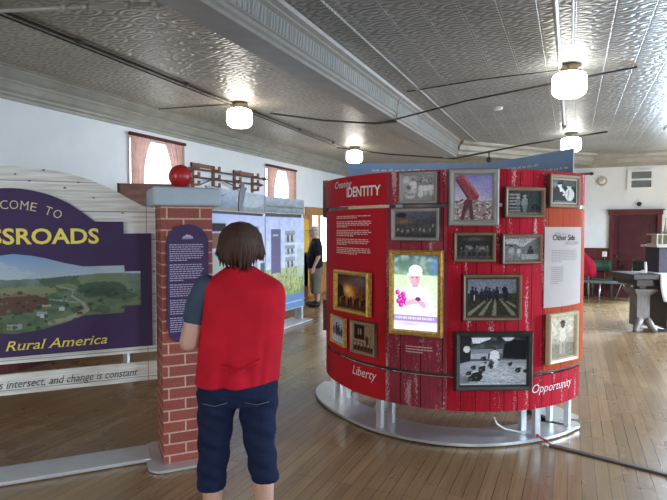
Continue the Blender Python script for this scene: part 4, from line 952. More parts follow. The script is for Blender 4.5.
# ================================================================== EXHIBIT 2: welcome sign, brick pillar
SP = np.array([-2.69, 2.93]); SD = np.array([-0.61, -0.67]); SD = SD / np.hypot(*SD); SN = np.array([-SD[1], SD[0]])   # SN points to the viewer's right/front
if SN @ (-SP) < 0: SN = -SN
def sf(off): return lambda t, z: (*(SP + SD * t + SN * off), z)
def sf3(t, z, o): return (*(SP + SD * t + SN * o), z)
TC = 0.80
sign = thing('welcome_sign', 'large purple and white welcome sign with landscape picture, joined to the brick pillar', 'sign', (*(SP + SD * TC), 0))
SO = (*(SP + SD * TC), 0.0)
def sb(mb, name, mat, parent=None, label=None, fix=True):
    o = mb.build(name, mat, None, SO, fix); o.parent = parent or sign; o.location = (0, 0, 0)
    if label: o['label'] = label
    return o
def mirror(half): return half + [(2 * TC - t, z) for t, z in reversed(half)]
white = [(-0.06, 0.739), (-0.06, 1.738), (0.02, 1.750), (0.11, 1.80), (0.203, 1.855), (0.344, 1.917), (0.46, 1.952), (0.572, 1.973), (0.70, 1.987), (0.80, 1.990)]
wb = sb(MB().prism(mirror(white), sf3, -0.022, 0.0), 'back_board', 'white_board', None, 'weathered white plank board')
pur = [(-0.03, 0.785), (-0.03, 1.563), (0.148, 1.563), (0.148, 1.643), (0.324, 1.643), (0.384, 1.692), (0.472, 1.757), (0.53, 1.787), (0.587, 1.812), (0.645, 1.829), (0.699, 1.841), (0.75, 1.848), (0.80, 1.850)]
pp = sb(MB().prism(mirror(pur), sf3, 0.006, 0.018), 'face_panel', 'purple', None, 'dark purple face panel')
# landscape picture
def ltop(t):
    t = t if t <= TC else 2 * TC - t
    if t < 0.146: return 1.306
    return float(np.interp(t, [0.146, 0.40, 0.508, 0.623, 0.70, 0.80], [1.347, 1.347, 1.372, 1.407, 1.424, 1.437]))
def lbot(t):
    t = t if t <= TC else 2 * TC - t
    if t < 0.149: return 1.073
    return float(np.interp(t, [0.149, 0.395, 0.47, 0.544, 0.65, 0.80], [1.026, 1.024, 0.997, 0.973, 0.948, 0.930]))
NT, NZ = 330, 90
im = Img(NT, NZ, (0.2, 0.25, 0.15), 41)
tt = 0.043 + (2 * TC - 0.086) * im.u                     # metres along the sign from its right end
tops = np.array([ltop(t) for t in tt[0]]); bots = np.array([lbot(t) for t in tt[0]])
zz = bots + (tops - bots) * im.v
T_, Zz = tt, zz
def lm(mask, col, k=1.0): im.c[mask] = im.c[mask] * (1 - k) + np.array(col) * k
def fbm(sx, sy, seed):
    out = 0; r = np.random.RandomState(seed)
    for o in range(4):
        a = r.rand(60, 60); fx = T_ * sx * 2 ** o % 58; fy = (Zz) * sy * 2 ** o % 58
        i0, j0 = fx.astype(int), fy.astype(int); u, v = fx - i0, fy - j0
        out = out + (a[j0, i0] * (1 - u) * (1 - v) + a[j0, i0 + 1] * u * (1 - v) + a[j0 + 1, i0] * (1 - u) * v + a[j0 + 1, i0 + 1] * u * v) / 2 ** o
    return out / 1.875
hor = 1.285 + 0.012 * np.sin(T_ * 6) + 0.012 * (fbm(5, 0, 3) - 0.5)
sky = Zz > hor
g = np.clip((Zz - hor) / 0.15, 0, 1)[..., None]
im.c = np.where(sky[..., None], np.array([0.36, 0.45, 0.52]) * (1 - g) + np.array([0.20, 0.32, 0.52]) * g, im.c)
n1, n2, n3 = fbm(7, 16, 5), fbm(16, 30, 6), fbm(4, 9, 7)
lm(sky & (n1 > 0.55), (0.45, 0.50, 0.55), 0.5)
land = ~sky
dz = np.clip((hor - Zz) / 0.33, 0, 1)[..., None]
im.c = np.where(land[..., None], np.array([0.145, 0.215, 0.17]) * (1 - dz) + np.array([0.095, 0.15, 0.055]) * dz, im.c)
im.c = np.where(land[..., None], im.c * (0.6 + 0.8 * n2[..., None]), im.c)
lm(land & (n3 > 0.56), (0.20, 0.235, 0.085), 0.55); lm(land & (n1 < 0.40), (0.045, 0.095, 0.05), 0.6)
def blob(t, z, rt, rz): return land & (((T_ - t) / rt) ** 2 + ((Zz - z) / rz) ** 2 < 1 + 1.6 * (n2 - 0.5))
lm(blob(0.78, 1.20, 0.25, 0.03), (0.26, 0.27, 0.10), 0.7); lm(blob(0.30, 1.19, 0.15, 0.055), (0.035, 0.085, 0.055), 0.75); lm(blob(0.16, 1.14, 0.12, 0.02), (0.03, 0.07, 0.05), 0.6)
lm(blob(0.86, 1.125, 0.235, 0.068), (0.135, 0.062, 0.045)); lm(blob(0.90, 1.185, 0.2, 0.022), (0.25, 0.22, 0.10), 0.6)
for t0, z0_, t1, z1_, wd_ in ((0.56, 1.225, 0.46, 1.195, 0.004), (0.46, 1.195, 0.47, 1.155, 0.004), (0.47, 1.155, 0.40, 1.10, 0.007), (0.40, 1.10, 0.38, 1.06, 0.012), (0.38, 1.06, 0.46, 1.02, 0.014), (0.46, 1.02, 0.60, 0.985, 0.014), (0.6, 1.14, 0.44, 1.11, 0.004)):
    dx, dy = t1 - t0, z1_ - z0_; L = dx * dx + dy * dy; s_ = np.clip(((T_ - t0) * dx + (Zz - z0_) * dy) / L, 0, 1)
    lm(land & (np.hypot(T_ - t0 - s_ * dx, Zz - z0_ - s_ * dy) < wd_), (0.33, 0.31, 0.22), 0.8)
for t, z, a_, b_, c_ in ((0.655, 1.035, 0.022, 0.012, (0.50, 0.52, 0.54)), (0.645, 1.055, 0.03, 0.009, (0.30, 0.31, 0.33)), (0.53, 1.075, 0.016, 0.012, (0.42, 0.44, 0.44)), (0.80, 0.975, 0.04, 0.016, (0.30, 0.29, 0.31)), (0.425, 1.04, 0.016, 0.009, (0.20, 0.03, 0.03)), (0.62, 1.10, 0.025, 0.006, (0.42, 0.36, 0.26)), (0.52, 1.13, 0.02, 0.005, (0.35, 0.36, 0.3)), (0.96, 1.03, 0.03, 0.015, (0.4, 0.36, 0.3))):
    lm((abs(T_ - t) < a_) & (abs(Zz - z) < b_), c_)
r_ = np.random.RandomState(9)
for k in range(150):
    t, z = r_.uniform(0.1, 1.5), r_.uniform(0.95, 1.20); rr = r_.uniform(0.004, 0.012)
    lm(blob(t, z, rr * 1.3, rr), (0.03, 0.07, 0.03) if k % 3 else (0.14, 0.19, 0.06), 0.8)
lum = im.c.mean(-1, keepdims=True); im.c = np.where(land[..., None], im.c * 0.72 + lum * np.array([0.24, 0.28, 0.30]), im.c)
lp = im.build('landscape_print', lambda u, v: (0, 0, 0), 'mural', None, SO)
co = np.array([sf3(T_[j, i], Zz[j, i], 0.0205) for j in range(NZ) for i in range(NT)]) - np.array(SO)
lp.data.vertices.foreach_set('co', co.ravel()); lp.data.update(); lp.parent = pp; lp.location = (0, 0, 0); lp['label'] = 'aerial picture of farmland under a pale sky'
def slet(body, a0, a1, b0, cap, mat, parent, off=0.021, **k):
    
    for o in lettering(body, sf(off), a0, a1, b0, cap, mat, parent, origin=SO, **k): o.location = (0, 0, 0)
slet('CROSSROADS', 1.235, 0.302, 1.500, 0.094, 'yellow_ink', pp, bold=0.022, label='bold yellow capitals')
slet('Change in Rural America', 1.285, 0.263, 0.826, 0.060, 'yellow_ink', pp, shear=0.28, bold=0.0, serif=0.05, label='yellow italic words')
# WELCOME TO along the arch
mb = MB()
word = 'WELCOME TO'; ptsx = [(0.305 + 0.0675 * k) for k in range(10)]
def arch(t): return 1.745 - 0.85 * (t - TC) ** 2
lw_ = {'W': 0.085, 'E': 0.05, 'L': 0.048, 'C': 0.064, 'O': 0.07, 'M': 0.075, 'T': 0.056, ' ': 0.045}
lw_ = {k: v * 0.67 for k, v in lw_.items()}
tcur = 0.512 + sum(lw_[c] + 0.009 for c in word)
for c in word:
    wd_ = lw_[c]
    if c != ' ':
        tm = tcur - wd_ / 2; sl = math.atan(-1.70 * (tm - TC)) ; z0_ = arch(tm) - 0.0
        ca, sa = math.cos(sl), math.sin(sl)
        lettering(c, lambda a_, b_: sf3(tm + (a_ * ca - b_ * sa * -1 * -1), z0_ + (a_ * sa + b_ * ca), 0.021), wd_ / 2, -wd_ / 2, -0.026, 0.054, 'cream_ink', pp, bold=-0.010, serif=0.055, mb=mb)
    tcur -= wd_ + 0.009
sb(mb, 'lettering', 'cream_ink', pp, 'cream capitals curving along the arch', False)
bn = sb(MB().prism([(-0.06, 0.54), (2 * TC + 0.06, 0.54), (2 * TC + 0.06, 0.672), (-0.06, 0.672)], sf3, -0.022, 0.0), 'lower_board', 'white_board', None, 'narrow white plank below the sign')
slet('s intersect, and change is constant', 0.895, 0.068, 0.583, 0.050, 'black_ink', bn, off=0.003, shear=0.28, serif=0.05, bold=-0.004, label='black italic words')
r_ = random.Random(3)
for t, z in ((0.78, 1.94), (0.62, 1.972), (0.33, 1.80), (0.50, 1.86), (0.15, 1.70), (0.70, 1.90), (0.42, 1.90), (0.9, 1.92), (1.1, 1.88), (-0.045, 1.30)):
    sb(MB().prism([(t + 0.010 * math.cos(k) * r_.uniform(0.5, 1.2), z + 0.006 * math.sin(k) * r_.uniform(0.5, 1.2)) for k in np.linspace(0, 2 * PI, 9)[:-1]], sf3, 0.0, 0.001), 'knot', 'iron', wb)
bevel(sb(MB().prism([(0.0, 0.006), (2 * TC, 0.006), (2 * TC, 0.03), (0.0, 0.03)], sf3, -0.15, 0.11), 'base_bar', 'steel', None, 'flat steel floor bar'), 0.003)
for t in (0.55, 1.05): sb(MB().prism([(t - 0.006, 0), (t + 0.006, 0), (t + 0.006, 0.006), (t - 0.006, 0.006)], sf3, 0.08, 0.10), 'foot', 'whitep')
for t in (1.52,): sb(MB().prism([(t - 0.03, 0.03), (t + 0.03, 0.03), (t + 0.03, 1.7), (t - 0.03, 1.7)], sf3, -0.07, -0.025), 'post', 'steel')
# brick pillar
PA = math.radians(47.7); PU = np.array([math.cos(PA), math.sin(PA)]); PV = np.array([-PU[1], PU[0]]); P0 = np.array([-2.472, 2.827]); PW, PD = 0.335, 0.335
pc = P0 + PU * PW / 2 + PV * PD / 2
pil = thing('brick_pillar', 'square red brick pillar with a grey-blue cap beside the welcome sign', 'pillar', (pc[0], pc[1], 0), PA)
m = MB(); a = PW / 2; H0, H1 = 0.02, 1.745
cs = [(-a, -a), (a, -a), (a, a), (-a, a)]
for k in range(4):
    A, B = cs[k], cs[(k + 1) % 4]; u0 = k * 0.335 + 0.07
    m.add([(*A, H0), (*B, H0), (*B, H1), (*A, H1)], [(0, 1, 2, 3)], [[(u0, H0), (u0 + PW, H0), (u0 + PW, H1), (u0, H1)]])
m.add([(*c, H1) for c in cs], [(0, 1, 2, 3)]); m.add([(*c, H0) for c in cs], [(3, 2, 1, 0)])
m.build('shaft', 'brick', pil)
bevel(MB().box(-a - 0.055, a + 0.055, -a - 0.055, a + 0.055, H1, H1 + 0.125).build('capstone', 'cap', pil), 0.02, 3)
b_ = MB(); rr = 0.09; q = a + 0.10
out = []
for cx_, cy_, t0 in ((q - rr, q - rr, 0), (-q + rr, q - rr, 90), (-q + rr, -q + rr, 180), (q - rr, -q + rr, 270)):
    out += [(cx_ + rr * math.cos(math.radians(t0 + k * 15)), cy_ + rr * math.sin(math.radians(t0 + k * 15))) for k in range(7)]
b_.prism(out, lambda x_, y_, z_: (x_, y_, z_), 0.005, 0.022); b_.build('base_plate', 'steel', pil)
# purple arched plaque on the pillar front
pl = []
w2 = 0.138
pl += [(-w2, 0.94), (-w2 + 0.02, 0.875), (-w2 + 0.06, 0.84), (w2 - 0.06, 0.84), (w2 - 0.02, 0.875), (w2, 0.94), (w2, 1.50)]
pl += [(w2 * math.cos(t) * (1 if abs(math.cos(t)) < 1 else 1), 1.50 + 0.125 * math.sin(t)) for t in np.linspace(0.12, PI - 0.12, 15)] + [(-w2, 1.50)]
plq = MB().prism(pl, lambda x_, z_, t: (x_, -a - t, z_), 0.0, 0.014).build('plaque', 'purple', pil); plq['label'] = 'dark purple arched text plaque'
fnp = lambda x_, z_: (x_, -a - 0.0155, z_)
mb = MB(); dash_blocks(fnp, -0.118, 0.112, 1.492, 0.90, 40, 12, 0.42, (8, 17, 24, 32), lambda mb: mb.build('lettering', 'lilac_ink', plq, fix=False).__setitem__('label', 'small rows of lilac text'))
mb = MB()
ridge = [(-0.036, 1.535), (0.036, 1.535), (0.034, 1.543), (0.022, 1.548), (0.014, 1.556), (0.006, 1.550), (-0.004, 1.560), (-0.014, 1.549), (-0.026, 1.545)]
mb.add([fnp(*p) for p in ridge], [tuple(range(len(ridge)))]); mb.add([fnp(*p) for p in ((-0.036, 1.527), (0.036, 1.527), (0.036, 1.531), (-0.036, 1.531))], [(0, 1, 2, 3)])
mb.build('emblem', 'lilac_ink', plq, fix=False)['label'] = 'small pale hill-shaped emblem'
# red ball on the cap
bp = dep(180.5, 176, 3.70); zb = H1 + 0.125 + 0.079
m = MB().ellip((0, 0, 0), (0.079, 0.079, 0.079), 40, 24); ball = m.build('red_ball', 'redcap'); ball.location = (bp[0], bp[1], zb)
tag(ball, 'glossy red ball resting on top of the brick pillar', 'ball')

# ================================================================== EXHIBIT 3: blue panels and brown header behind
D3 = [dep(px, 228, d)[:2] for px, d in ((118, 6.1), (192, 6.25))]
D3b = [dep(px, 228, d)[:2] for px, d in ((207, 6.25), (217, 6.6), (241, 7.3), (265, 8.2), (286, 8.85), (304, 9.4))]
dk = thing('exhibit_display', 'pale blue picture-panel display with grey landscape header, behind the woman', 'display', (*D3b[2], 0))
DO = (*D3b[2], 0.0)
def db(mb, name, mat, parent=None, label=None, fix=True):
    o = mb.build(name, mat, None, DO, fix); o.parent = parent or dk; o.location = (0, 0, 0)
    if label: o['label'] = label
    return o
def path_fn(P):
    P = [np.array(p) for p in P]; L = [0]
    for i in range(1, len(P)): L.append(L[-1] + np.hypot(*(P[i] - P[i - 1])))
    def f(s, off=0.0):
        i = max(0, min(len(P) - 2, int(np.searchsorted(L, s)) - 1)); t = (s - L[i]) / (L[i + 1] - L[i])
        d = (P[i + 1] - P[i]); d = d / np.hypot(*d)
        return P[i] + (P[i + 1] - P[i]) * t + np.array([d[1], -d[0]]) * off
    return f, L
pf, pl_ = path_fn(D3b); SEG = pl_[3]
def strip(f, s0, s1, z0, z1, o0, o1, n=24):
    m = MB(); vs = []; fs = []
    for i in range(n + 1):
        s = s0 + (s1 - s0) * i / n
        for off, z in ((o1, z0), (o1, z1), (o0, z1), (o0, z0)): p = f(s, off); vs.append((p[0], p[1], z))
    for i in range(n):
        for k in range(4): a_, b_ = i * 4 + k, i * 4 + (k + 1) % 4; fs.append((a_, b_, b_ + 4, a_ + 4))
    return m.add(vs, fs + [(0, 1, 2, 3), (n * 4 + 3, n * 4 + 2, n * 4 + 1, n * 4)])
def im_on(im, f, s0, s1, z0, z1, off, parent, name='print'):
    o = im.build(name, lambda u, v: (*f(s0 + (s1 - s0) * u, off), z0 + (z1 - z0) * v), 'mural', None, DO); o.parent = parent; o.location = (0, 0, 0)
E1 = pl_[-1]
LAV = (0.48, 0.49, 0.66)
p1 = db(strip(pf, 0.0, SEG - 0.01, 0.25, 1.775, -0.02, 0.0), 'picture_panel', 'cap', None, 'lavender picture panel behind the head')
im = Img(100, 90, LAV, 51); im.grad(0.5, 1, (0.52, 0.52, 0.68), (0.46, 0.50, 0.70)); im.rect(0, 1, 0, 0.30, (0.18, 0.24, 0.12)); im.noise(0.03, 2)
im.rect(0, 0.30, 0.86, 0.93, (0.03, 0.025, 0.03)); im.rect(0.02, 0.30, 0.72, 0.85, (0.16, 0.09, 0.06)); im.rect(0.02, 0.30, 0.30, 0.70, (0.33, 0.36, 0.30)); im.rect(0.8, 0.87, 0.78, 0.90, (0.20, 0.20, 0.24)); im.rect(0.8, 0.87, 0.60, 0.76, (0.18, 0.19, 0.24)); im.rect(0.78, 0.84, 0.4, 0.57, (0.26, 0.28, 0.30)); im.rect(0.90, 0.99, 0.35, 0.55, (0.10, 0.12, 0.10)); im.noise(0.06, 3)
im_on(im, pf, 0.01, SEG - 0.02, 0.26, 1.77, 0.003, p1)
p2 = db(strip(pf, SEG + 0.01, E1, 0.25, 1.775, -0.02, 0.0), 'picture_panel', 'cap', None, 'lavender panel with purple tab and field picture')
im = Img(60, 110, LAV, 52); im.grad(0.45, 1, (0.54, 0.56, 0.68), (0.48, 0.51, 0.70)); im.grad(0.16, 0.46, (0.20, 0.24, 0.08), (0.40, 0.42, 0.24)); im.noise(0.15, 4)
for k in range(160): x_, y_ = im.r.rand(), 0.16 + 0.26 * im.r.rand(); im.line(x_, y_, x_ + 0.02 * im.r.randn(), y_ + 0.05, 0.006, (0.12, 0.17, 0.04) if k % 2 else (0.46, 0.46, 0.20))
im.rect(0.40, 1, 0.0, 0.16, (0.13, 0.20, 0.34)); im.rect(0, 0.40, 0.0, 0.16, (0.16, 0.19, 0.08)); im.rect(0.12, 0.38, 0.42, 0.88, (0.14, 0.12, 0.20)); im.rect(0.18, 0.32, 0.80, 0.82, (0.45, 0.42, 0.5))
for (a_, b_, c_, d_) in ((0.50, 0.76, 0.73, 0.86), (0.50, 0.76, 0.60, 0.70), (0.50, 0.76, 0.45, 0.57)):
    im.rect(a_, b_, c_, d_, (0.30, 0.32, 0.33))
    for k in range(5): im.person(a_ + 0.03 + (b_ - a_ - 0.06) * k / 4, c_ + 0.005, (d_ - c_) * 0.75, (0.08, 0.09, 0.10) if k % 2 else (0.5, 0.52, 0.53), (0.2, 0.2, 0.2), 0.2)
im.rect(0.46, 1.0, 0.715, 0.722, (0.66, 0.70, 0.74)); im.rect(0.80, 0.98, 0.34, 0.66, (0.42, 0.46, 0.38), 0.75); im.rect(0.44, 0.94, 0.07, 0.075, (0.4, 0.45, 0.55)); im.rect(0.44, 0.90, 0.05, 0.055, (0.4, 0.45, 0.55)); im.noise(0.05, 3)
im_on(im, pf, SEG + 0.02, E1 - 0.01, 0.26, 1.77, 0.003, p2)
h1 = db(strip(pf, 0.0, SEG - 0.01, 1.81, 2.09, -0.02, 0.0), 'header_panel', 'cap', None, 'grey misty landscape header')
im = Img(90, 26, (0.30, 0.34, 0.40), 53); im.grad(0, 1, (0.20, 0.23, 0.28), (0.40, 0.44, 0.50)); im.rect(0, 1, 0, 0.15, (0.30, 0.25, 0.19)); im.ell(0.72, 0.55, 0.25, 0.3, (0.42, 0.45, 0.48)); im.soft(0.15, 0.3, 0.2, 0.2, (0.16, 0.20, 0.27)); im.line(0.0, 0.35, 0.3, 0.75, 0.02, (0.18, 0.19, 0.25)); im.noise(0.15, 3)
im_on(im, pf, 0.01, SEG - 0.02, 1.82, 2.085, 0.003, h1)
h2 = db(strip(pf, SEG + 0.01, E1, 1.83, 2.08, -0.02, 0.0), 'header_panel', 'cap', None, 'grey lake view header')
im = Img(50, 26, (0.28, 0.31, 0.33), 54); im.grad(0, 1, (0.22, 0.23, 0.23), (0.38, 0.42, 0.46)); im.rect(0, 1, 0.35, 0.45, (0.18, 0.19, 0.18)); im.noise(0.2, 3)
im_on(im, pf, SEG + 0.02, E1 - 0.01, 1.84, 2.075, 0.003, h2)
db(strip(pf, 0.02, E1 - 0.02, 1.775, 1.83, -0.05, -0.025), 'rail', 'dsteel')
for s in (0.05, SEG, E1 - 0.05):
    for off in (-0.04, -0.12):
        p = pf(s, off); db(MB().box(p[0] - 0.03, p[0] + 0.03, p[1] - 0.03, p[1] + 0.03, 0.03, 2.0), 'post', 'steel')
db(strip(pf, 0.0, E1 + 0.05, 0.01, 0.032, -0.26, 0.14), 'base_plate', 'steel')
# dark tree-like cut-out figure standing up from the header
s0 = pl_[2] + 0.0; fig = [(0, 0.0), (0.09, 0.0), (0.10, 0.10), (0.16, 0.30), (0.20, 0.36), (0.14, 0.37), (0.12, 0.43), (0.07, 0.44), (0.06, 0.36), (0.02, 0.28), (-0.005, 0.10)]
db(MB().prism(fig, lambda a_, b_, t: (*pf(s0 - 0.10 + a_ * 1.4, 0.006 + t), 1.82 + b_ * 0.9), 0, 0.012), 'cutout', 'cutgrey', h1, 'dark upright cut-out shape')
# brown header display to the left of it
bk = thing('exhibit_display', 'rusty brown exhibit panel rising behind the white sign left of the pillar', 'display', (*D3[0], 0))
bf, bl3 = path_fn(D3); e3 = bl3[-1]
def bb(mb, name, mat, label=None):
    o = mb.build(name, mat, None, (*D3[0], 0)); o.parent = bk; o.location = (0, 0, 0)
    if label: o['label'] = label
bb(strip(bf, 0.02, e3 - 0.02, 1.83, 2.10, -0.02, 0.0), 'header_panel', 'brownw', 'rusty brown header board')
bb(strip(bf, 0.02, e3 - 0.02, 0.25, 1.79, -0.02, 0.0), 'picture_panel', 'brownw'); bb(strip(bf, 0.0, 0.02, 1.80, 2.10, -0.03, 0.01, 2), 'end_cap', 'black')
bb(strip(bf, 0.0, e3, 0.01, 0.03, -0.12, 0.05), 'base_plate', 'steel')
for s in (0.06, e3 - 0.06): p = bf(s, -0.05); bb(MB().box(p[0] - 0.03, p[0] + 0.03, p[1] - 0.02, p[1] + 0.02, 0.03, 2.0), 'post', 'steel')

# ================================================================== CEILING FITTINGS
def lamp(loc, label):
    t = thing('ceiling_lamp', label, 'lamp', loc, 0, 'opal ceiling lamps')
    MB().lathe([(0.02, -0.01), (0.11, -0.01), (0.115, -0.03), (0.07, -0.055), (0.085, -0.075), (0.085, -0.095), (0.02, -0.095)]).build('canopy', 'brass', t)
    MB().lathe([(0.05, -0.075), (0.10, -0.082), (0.155, -0.105), (0.17, -0.135), (0.172, -0.26), (0.160, -0.30), (0.12, -0.33), (0.02, -0.342)], (0, 0, 0), 40).build('globe', 'globe', t)
    for k in range(3):
        a_ = 2 * PI * k / 3 + 0.4; MB().box(-0.01, 0.01, -0.01, 0.01, -0.11, -0.045, Matrix.Translation((0.11 * math.cos(a_), 0.11 * math.sin(a_), 0))).build('clip', 'brass', t)
    return t
L0 = lamp((-4.16, 6.33, ZC), 'lit opal ceiling lamp on the left, over the woman and the brick pillar')
for loc, lb in (((-4.2, 10.7, ZC), 'small far lit ceiling lamp just above the left end of the round kiosk'), ((-0.05, 6.25, ZC), 'large bright ceiling lamp at the upper right, nearest on the right half of the ceiling'), ((-0.04, 10.7, ZC), 'far lit ceiling lamp half hidden by the right end of the blue header board')):
    dup(L0, loc, 0, lb)
def pipe(pts, r, mat, label, extra=None):
    c = pts[0]; m = MB().tube([tuple(np.array(p) - np.array(c)) for p in pts], r, 8)
    if extra:
        for e in extra: m.tube([tuple(np.array(p) - np.array(c)) for p in e], r * 1.7, 8)
    o = m.build('ceiling_conduit', mat); o.location = c
    return tag(o, label, 'conduit', 'conduits under the ceiling')
pipe([(-0.14, YB + 0.1, ZC - 0.02), (-0.14, 9.75, ZC - 0.02)], 0.022, 'conduit', 'grey pipe along the right ceiling running past the bright lamp', [[(-0.14, 9.70, ZC - 0.02), (-0.14, 9.85, ZC - 0.05)]])
pipe([(-0.02, YB + 0.1, ZC - 0.012), (-0.02, 6.0, ZC - 0.012)], 0.010, 'conduit', 'thin pale wire mould beside the grey pipe on the right ceiling')
pipe([(-4.06, 2.6, ZC - 0.02), (-4.40, 11.0, ZC - 0.02)], 0.013, 'iron', 'upper of the two dark conduits running along the left ceiling', [[(-4.06 - 0.34 * k / 8, 2.6 + 8.4 * k / 8 - 0.03, ZC - 0.02), (-4.06 - 0.34 * k / 8, 2.6 + 8.4 * k / 8 + 0.03, ZC - 0.02)] for k in (1, 2.5, 4, 5.5, 7)])
pipe([(-4.16, 2.6, ZC - 0.014), (-4.50, 10.4, ZC - 0.014)], 0.008, 'iron', 'lower and thinner of the two dark conduits along the left ceiling')
pipe([(-5.1, 2.50, ZC - 0.05), (-2.50, 3.33, ZC - 0.05)], 0.017, 'conduit', 'pale conduit crossing the ceiling at the upper left corner', [[(-5.1 + 2.6 * k, 2.5 + 0.83 * k, ZC - 0.05), (-5.1 + 2.6 * k + 0.05, 2.5 + 0.83 * k + 0.016, ZC - 0.05)] for k in (0.6, 0.66, 0.78, 0.86)])
pipe([(-2.33, 6.85, ZW - 0.03), (-1.2, 6.72, 3.13), (-0.2, 6.64, 3.22), (0.60, 6.58, ZC - 0.012)], 0.011, 'iron', 'black rod slanting from the big beam past the bright lamp')
pipe([(-4.10, 7.05, ZC - 0.012), (-3.2, 6.97, 3.10), (-2.40, 6.88, ZW - 0.02), (-2.10, 6.85, ZW - 0.02)], 0.013, 'iron', 'black rod slanting from the left ceiling to the big beam')
pipe([(-2.22, 11.05, ZW - 0.01), (-0.8, 10.9, 3.17), (0.55, 10.76, ZC - 0.012)], 0.016, 'iron', 'far black rod rising right from the beam end behind the blue header')
pipe([(-4.55, 10.6, ZC - 0.012), (-3.5, 10.8, 3.12), (-2.20, 11.03, ZW - 0.01)], 0.015, 'iron', 'far black rod slanting down from the left ceiling to the beam end')
pipe([(-5.35, 6.10, 3.27), (-4.75, 6.25, ZC - 0.015), (-4.30, 6.33, ZC - 0.012)], 0.008, 'iron', 'thin wire running from the left cornice to the left lamp')
pipe([(0.02, 6.3, ZC - 0.03), (-0.4, 6.32, ZC - 0.03), (-1.0, 6.42, ZC - 0.012), (-1.9, 6.62, ZC - 0.012)], 0.007, 'iron', 'thin wire running from the bright lamp to the beam')
pipe([(-2.0, 6.78, ZC - 0.02), (-2.06, 6.8, 3.22), (-2.10, 6.82, ZW - 0.01)], 0.008, 'conduit', 'thin bent pipe down the flank of the big beam')
p = onz(498, 107, ZC)
sd = MB().lathe([(0.065, 0), (0.065, -0.022), (0.05, -0.04), (0.01, -0.042)], n=28).build('smoke_detector', 'whitep'); sd.location = (p[0], p[1], ZC); tag(sd, 'small white smoke detector on the ceiling left of the bright lamp', 'detector')
# clamps with little black bulbs on the far rods
p = ony(489, 160, 10.94); zr = float(np.interp(p[0], [-2.22, -0.8], [2.99, 3.17]))
b_ = MB().ellip((0, 0, 0), (0.055, 0.055, 0.055), 16, 10).tube([(0, 0, 0.03), (0, 0, zr - p[2] + 0.01)], 0.012).build('hanging_fixture', 'black'); b_.location = (p[0], p[1], p[2]); tag(b_, 'small round black fixture hanging from the far rod above the blue header', 'fixture')

# ================================================================== BACK WALL ITEMS
def wl(px, py): return ony(px, py, YF)
p, q = wl(627, 190), wl(654, 169)
t = thing('wall_vent', 'white framed two-pane wall vent above the maroon door', 'vent', ((p[0] + q[0]) / 2, YF, p[2])); W, H_ = (q[0] - p[0]) / 2, q[2] - p[2]
m = MB()
for (a_, b_, c_, d_) in ((-W, W, 0, 0.05), (-W, W, H_ - 0.05, H_), (-W, -W + 0.08, 0.05, H_ - 0.05), (W - 0.05, W, 0.05, H_ - 0.05), (-W + 0.08, W - 0.05, H_ / 2 - 0.02, H_ / 2 + 0.02)): m.box(a_, b_, -0.06, 0, c_, d_)
m.build('frame', 'whitep', t)
for z0_, z1_ in ((0.05, H_ / 2 - 0.02), (H_ / 2 + 0.02, H_ - 0.05)):
    m = MB().box(-W + 0.08, W - 0.05, -0.02, 0, z0_, z1_)
    for k in range(5): zz_ = z0_ + (z1_ - z0_) * (k + 0.5) / 5; m.box(-W + 0.08, W - 0.05, -0.035, -0.02, zz_ - 0.006, zz_ + 0.006)
    m.build('grille', 'grille', t)
p = wl(602, 181)
t = thing('wall_clock', 'small round beige clock on the white wall left of the vent', 'clock', (p[0], YF, p[2]))
Rx = Matrix.Rotation(PI / 2, 4, 'X')
def lathe_wall(prof, mat, name, parent):
    m = MB().lathe(prof, n=28); m.v = [tuple(Rx @ Vector(v)) for v in m.v]; return m.build(name, mat, parent)
lathe_wall([(0.11, 0), (0.11, 0.03), (0.095, 0.045), (0.085, 0.03), (0.01, 0.03)], 'beige', 'case', t); lathe_wall([(0.08, 0.031), (0.08, 0.033), (0.01, 0.033)], 'whitep', 'dial', t)
MB().box(-0.004, 0.004, -0.038, -0.034, -0.01, 0.05).build('hand', 'black', t); MB().box(-0.035, 0.005, -0.038, -0.034, -0.004, 0.004).build('hand', 'black', t)
p = wl(639, 204); t = thing('door_bell', 'small black round bell above the maroon door, below the vent', 'bell', (p[0], YF, p[2]))
lathe_wall([(0.045, 0), (0.045, 0.02), (0.02, 0.025), (0.02, 0.04), (0.05, 0.045), (0.045, 0.07), (0.02, 0.085)], 'black', 'body', t)
p = wl(604.5, 254); t = thing('light_switch', 'small white switch plate with conduit below it on the maroon wainscot', 'switch', (p[0], YF - 0.03, p[2]))
bevel(MB().box(-0.05, 0.05, -0.02, 0, -0.06, 0.06).build('plate', 'whitep', t), 0.004); MB().box(-0.008, 0.008, -0.032, -0.02, -0.015, 0.015).build('toggle', 'beige', t); MB().tube([(0, -0.012, -0.06), (0, -0.012, -0.75)], 0.012).build('conduit', 'rack', t)
p = wl(585, 172); t = thing('wall_speaker', 'tiny dark bracket fixture under the cornice at the kiosk right end', 'fixture', (p[0] + 0.1, YF, p[2] - 0.05))
MB().box(-0.22, 0.02, -0.07, 0, -0.02, 0.02).build('bracket', 'iron', t); MB().ellip((0.04, -0.05, 0), (0.045, 0.05, 0.04)).build('head', 'iron', t)

